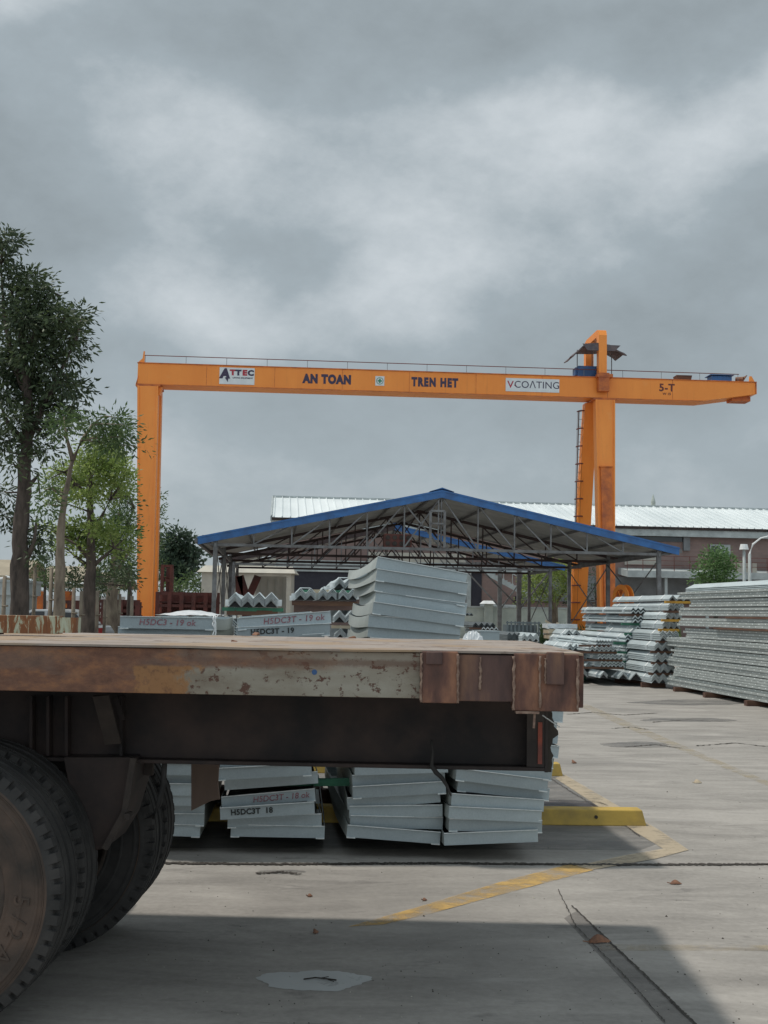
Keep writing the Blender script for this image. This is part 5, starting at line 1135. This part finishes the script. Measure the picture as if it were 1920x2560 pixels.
b = MB(); b.box(3.85, 4.17, -.012, .2, .72, .92); b.build('tail_lamp', M['redlamp'], car)
# orange posts beyond
for i, px in enumerate((102, 172, 232)):
    p = W(px, 1478, 52); b = MB(); b.box(-.16, .16, -.16, .16, 0, p.z); b.box(-.3, .3, -.3, .3, 0, .1); tag(b.build('orange_post', M['orange_dark'], loc=(p.x, p.y, 0)), f'{["left", "middle", "right"][i]} orange steel post far behind the trees', 'post', 'orange posts behind the trees')
q = W(100, 1488, 54); b = MB(); b.box(0, 3.9, 0, .3, 0, q.z-.9); b.box(0, 3.9, 0, .3, q.z-.25, q.z); 
for x in (0, 1.2, 2.4, 3.6): b.box(x, x+.3, 0, .3, q.z-.9, q.z-.25)
tag(b.build('site_hut', M['sign'], loc=(q.x, q.y, 0)), 'low white hut with window openings behind the rust red racks', 'hut')

# ================================================================== TREES
def tree(label, Y, trunk, tr_r, limbs, clusters, leafm, leafL, per, bark, droop=.3, depth=1.0, seed=0, group=None, leafW=.34, twigs=True, cap=None):
    rr = random.Random(seed); P0 = W(trunk[0][0], trunk[0][1], Y); t = thing('tree', label, 'tree', (P0.x, P0.y, 0), 0, group)
    def L(px, py, dv=0): return W(px, py, Y+dv)-Vector((P0.x, P0.y, 0))
    b = MB(); pts = [L(*q) for q in trunk]; pts[0].z = 0
    k = len(pts); rad = [tr_r*(1.15-.85*i/(k-1)) for i in range(k)]; fine = []; fr_ = []
    for i in range(k-1):
        for s_ in range(4):
            f_ = s_/4; fine.append(pts[i].lerp(pts[i+1], f_)+Vector((rr.uniform(-1, 1), rr.uniform(-1, 1), 0))*tr_r*.12); fr_.append((rad[i]*(1-f_)+rad[i+1]*f_)*rr.uniform(.93, 1.07))
    fine.append(pts[-1]); fr_.append(rad[-1]); fine[0].z = 0
    b.tube(fine, fr_, 12)
    nodes = list(fine[4:])
    for lm in limbs:
        q = [L(*z_) for z_ in lm]; n_ = len(q); b.tube(q, [tr_r*.45*(1-.8*i/(n_-1)) for i in range(n_)], 8); nodes += q[1:]
    vs = []; fs = []
    for (px, py, rp) in clusters:
        if cap and rp > 5: px = min(px, cap-rp*.6)
        rad_ = rp/F*Y; c0 = L(px, py, rr.uniform(-1, 1)*depth)
        nd = min(nodes, key=lambda z_: (z_-c0).length+max(0, z_.z-c0.z)*1.5)
        mid = nd.lerp(c0, .55)+Vector((rr.uniform(-.1, .1), 0, rr.uniform(-.05, .15)))*rad_
        if twigs: b.tube([nd, mid, c0], [tr_r*.16, tr_r*.10, tr_r*.04], 5)
        n_ = int(per*1.75*(rp/30)**2)
        ns = max(1, n_//26)
        for s_ in range(ns):                      # sprays of leaves on small twigs
            u = Vector((rr.gauss(0, 1), rr.gauss(0, 1), rr.gauss(0, 1))).normalized()*rad_*rr.random()**.45; u.z *= .75
            sc_ = c0+u; tipd = (u+Vector((0, 0, .2*rad_))).normalized()
            if twigs and rr.random() < .5: b.tube([c0.lerp(sc_, .15), sc_], [tr_r*.035, tr_r*.015], 3, cap=False)
            sr = leafL*2.1
            for _ in range(26):
                p_ = sc_+Vector((rr.gauss(0, .5), rr.gauss(0, .5), rr.gauss(0, .38)))*sr
                d_ = (p_-sc_).normalized()*.7+tipd*.35+Vector((rr.gauss(0, .35), rr.gauss(0, .35), rr.gauss(0, .25)-droop)); d_.normalize()
                sd = d_.cross(Vector((rr.gauss(0, 1), rr.gauss(0, 1), rr.gauss(0, 1)))).normalized()
                l_ = leafL*rr.uniform(.7, 1.25); w_ = l_*leafW/2; b0 = len(vs)
                vs += [p_, p_+d_*l_*.45+sd*w_, p_+d_*l_, p_+d_*l_*.45-sd*w_]; fs.append((b0, b0+1, b0+2, b0+3))
    b.build('trunk', M[bark], t, smooth=True)
    c = MB(); c.v = [tuple(v_) for v_ in vs]; c.f = fs; c.m = [0]*len(fs); c.build('crown', M[leafm], t)
    return t
tree('tall dark tree with thick forked trunk at the left edge', 30, [(52, 1570), (50, 1440), (52, 1330), (58, 1230), (66, 1110), (72, 1000), (60, 880), (40, 760)], .23,
     [[(66, 1110), (110, 1010), (150, 930), (190, 850)], [(72, 1000), (30, 900), (10, 780), (2, 660)], [(60, 880), (120, 800), (150, 740)], [(54, 1420), (85, 1360), (92, 1290)], [(58, 1230), (95, 1190), (100, 1240)], [(66, 1110), (20, 1060), (0, 1010)]],
     [(12, 600, 26), (35, 612, 16), (5, 650, 28), (12, 700, 26), (70, 705, 34), (108, 720, 22), (40, 745, 36), (92, 760, 38), (135, 775, 24), (150, 800, 26), (186, 800, 30), (205, 785, 14), (60, 800, 40), (110, 830, 36), (165, 845, 34), (198, 840, 18), (15, 800, 34), (30, 870, 38), (80, 885, 36), (130, 895, 30), (170, 890, 26), (205, 880, 12), (10, 930, 34), (60, 940, 36), (110, 950, 34), (150, 960, 28), (190, 965, 24), (206, 985, 14), (25, 990, 36), (85, 1005, 36), (140, 1010, 30), (180, 1020, 22), (30, 1050, 30), (90, 1050, 26), (130, 1060, 22), (165, 1055, 18), (10, 1100, 24), (45, 1110, 20), (100, 1115, 20), (120, 1130, 14), (15, 1130, 16), (30, 1160, 16), (60, 1170, 12), (5, 1230, 22), (10, 1290, 24), (95, 1320, 22), (75, 1345, 20), (100, 1360, 16), (88, 1385, 14)],
     'leafdark', .175, 215, 'bark', .35, .9, 11)
tree('slim leaning tree with pale forked trunk left of the lime tree', 27, [(148, 1575), (150, 1450), (152, 1340), (162, 1240), (182, 1150)], .135,
     [[(182, 1150), (168, 1100), (160, 1050)], [(182, 1150), (205, 1100), (232, 1060), (262, 1040)], [(162, 1240), (130, 1220), (112, 1225)]],
     [(160, 1040, 20), (145, 1075, 18), (235, 1060, 22), (262, 1072, 26), (290, 1045, 18), (300, 1085, 24), (318, 1062, 16), (324, 1090, 12), (275, 1110, 22), (240, 1105, 16), (318, 1115, 16), (350, 1118, 4), (118, 1215, 16), (135, 1245, 14), (108, 1262, 14), (125, 1275, 16)],
     'leafmid', .145, 250, 'palebark', .25, .6, 12, leafW=.3, cap=318)
tree('lime green tree with layered crown and dark trunk', 35, [(222, 1570), (224, 1480), (226, 1420), (228, 1330), (226, 1230), (225, 1160)], .19,
     [[(226, 1420), (200, 1400), (170, 1375)], [(226, 1420), (255, 1395), (285, 1370)], [(228, 1330), (255, 1290), (275, 1250)], [(228, 1250), (190, 1210), (160, 1180)], [(226, 1400), (190, 1360), (150, 1340)]],
     [(325, 1200, 16), (322, 1240, 14), (120, 1200, 16), (128, 1250, 14), (120, 1320, 14), (250, 1150, 26), (280, 1150, 24), (300, 1160, 22), (200, 1185, 24), (250, 1195, 26), (290, 1200, 24), (180, 1225, 22), (200, 1330, 24), (250, 1340, 26), (320, 1340, 20), (325, 1380, 14), (250, 1105, 14), (285, 1098, 12), (215, 1118, 16), (225, 1150, 26), (260, 1130, 22), (290, 1125, 20), (190, 1165, 26), (240, 1175, 34), (285, 1165, 30), (320, 1180, 22), (150, 1180, 20), (130, 1172, 12), (165, 1205, 26), (210, 1210, 32), (260, 1215, 30), (305, 1220, 24), (140, 1225, 18), (225, 1245, 28), (190, 1245, 24), (270, 1250, 20), (175, 1310, 22), (210, 1315, 28), (245, 1320, 28), (275, 1330, 24), (150, 1330, 16), (190, 1345, 30), (230, 1350, 30), (270, 1360, 26), (165, 1360, 22), (140, 1355, 14), (240, 1375, 22), (295, 1380, 16), (205, 1380, 20)],
     'leaflime', .13, 230, 'bark', 0, 1.3, 13, leafW=.45, cap=330)
tree('mottled pale-trunked tree just left of the crane leg', 41, [(278, 1580), (280, 1500), (284, 1440), (290, 1360), (300, 1280)], .22,
     [[(284, 1440), (310, 1400), (330, 1370)], [(290, 1360), (270, 1320), (262, 1290)], [(290, 1360), (320, 1310), (335, 1270)]],
     [(300, 1245, 22), (315, 1225, 20), (320, 1255, 20), (305, 1285, 26), (320, 1300, 20), (290, 1310, 24), (314, 1335, 24), (295, 1360, 24), (322, 1370, 18), (280, 1390, 22), (308, 1400, 24), (322, 1420, 18), (260, 1420, 24), (295, 1435, 22), (250, 1450, 22), (320, 1450, 20), (275, 1465, 18)],
     'leafmid', .15, 300, 'palebark', .1, 1.0, 14, cap=330)
tree('leafy tree mostly hidden behind the orange crane leg', 66, [(385, 1570), (386, 1480), (384, 1400), (380, 1300)], .2, [[(384, 1400), (395, 1360), (400, 1330)]],
     [(385, 1240, 16), (398, 1262, 12), (402, 1300, 14), (392, 1280, 16), (400, 1330, 14), (408, 1345, 12), (395, 1370, 16), (390, 1410, 18), (398, 1440, 14), (404, 1486, 12)], 'leafmid', .2, 220, 'bark', .1, .8, 15)
tree('dark trunk and understory foliage right of the lime tree', 38, [(325, 1578), (324, 1500), (322, 1430)], .12, [], [(322, 1420, 20), (300, 1450, 20), (330, 1450, 20), (245, 1440, 18), (200, 1440, 24), (170, 1450, 20), (185, 1460, 18), (250, 1465, 18)], 'leafdark', .14, 260, 'bark', .2, 1.0, 16, cap=325)
tree('low green shrub growth between the dark trunk and the slim tree', 44, [(112, 1575), (112, 1480), (112, 1430)], .07, [], [(105, 1440, 22), (125, 1450, 22), (100, 1420, 16), (140, 1420, 16), (120, 1400, 18), (60, 1400, 14), (110, 1470, 16)], 'leafmid', .14, 260, 'bark', .2, .8, 17)
tree('round dark green tree standing alone beyond the crane leg', 92, [(448, 1560), (448, 1480), (448, 1420)], .3, [[(448, 1440), (425, 1400)], [(448, 1440), (470, 1400)]],
     [(445, 1345, 18), (425, 1358, 16), (465, 1360, 17), (410, 1380, 14), (440, 1375, 22), (470, 1385, 20), (484, 1385, 10), (415, 1405, 18), (445, 1405, 22), (475, 1410, 18), (425, 1430, 18), (455, 1430, 20), (440, 1450, 18)], 'leaffar', .36, 620, 'bark', .1, 1.4, 18, leafW=.5)
tree('low bushy green tree left of the shed posts', 80, [(500, 1560), (502, 1500), (502, 1470)], .15, [], [(470, 1450, 16), (495, 1440, 16), (520, 1450, 16), (535, 1462, 12), (480, 1468, 16), (505, 1465, 18), (455, 1475, 14), (430, 1470, 16), (410, 1475, 14), (528, 1475, 14)], 'leafmid', .26, 300, 'bark', .1, 1.2, 19)
tree('yellow-green tree seen through the right bays of the shed', 70, [(1385, 1570), (1388, 1510), (1380, 1470)], .22, [[(1388, 1510), (1410, 1480), (1420, 1450)], [(1388, 1510), (1360, 1480)]],
     [(1385, 1412, 20), (1415, 1420, 20), (1365, 1428, 20), (1340, 1445, 20), (1390, 1440, 26), (1425, 1450, 18), (1315, 1450, 16), (1355, 1465, 24), (1400, 1475, 22), (1320, 1475, 18), (1310, 1500, 14), (1345, 1492, 16), (1380, 1495, 16), (1425, 1485, 14)], 'leaflime', .18, 380, 'palebark', .1, 1.0, 20, leafW=.45)
tree('dark wiry tree behind the right crane leg', 70, [(1492, 1580), (1490, 1500)], .14, [], [(1488, 1440, 18), (1500, 1470, 16), (1480, 1480, 16), (1492, 1500, 14), (1440, 1500, 16), (1425, 1510, 14), (1485, 1415, 14)], 'leaffar', .18, 240, 'bark', .1, .8, 21)
tree('bright green rounded tree in front of the warehouse canopy', 70, [(1788, 1560), (1790, 1500), (1790, 1440)], .16, [[(1790, 1470), (1760, 1440)], [(1790, 1470), (1815, 1430)]],
     [(1795, 1378, 14), (1775, 1388, 14), (1812, 1392, 13), (1760, 1405, 12), (1790, 1402, 20), (1822, 1412, 16), (1775, 1420, 18), (1805, 1425, 20), (1745, 1428, 11), (1755, 1445, 16), (1785, 1445, 20), (1818, 1445, 16), (1735, 1452, 9), (1770, 1465, 18), (1800, 1468, 20), (1822, 1468, 12), (1785, 1480, 16)], 'leafbright', .20, 420, 'bark', .1, 1.0, 22, leafW=.5)
b = MB(); rr = random.Random(9); vs = []; fs = []
for _ in range(5000):
    p_ = W(rr.uniform(1350, 1700), 1560, rr.uniform(60, 70)); p_.z = rr.random()**2*.9; d_ = Vector((rr.gauss(0, .5), rr.gauss(0, .5), 1)).normalized(); s_ = d_.cross(Vector((rr.gauss(0, 1), rr.gauss(0, 1), 0))).normalized(); b0 = len(vs)
    vs += [tuple(p_-s_*.04), tuple(p_+s_*.04), tuple(p_+d_*.3)]; fs.append((b0, b0+1, b0+2))
b.v = vs; b.f = fs; b.m = [0]*len(fs); tag(b.build('weeds', M['leafmid']), 'green weeds along the wall behind the crane leg', 'weeds', kind='stuff')
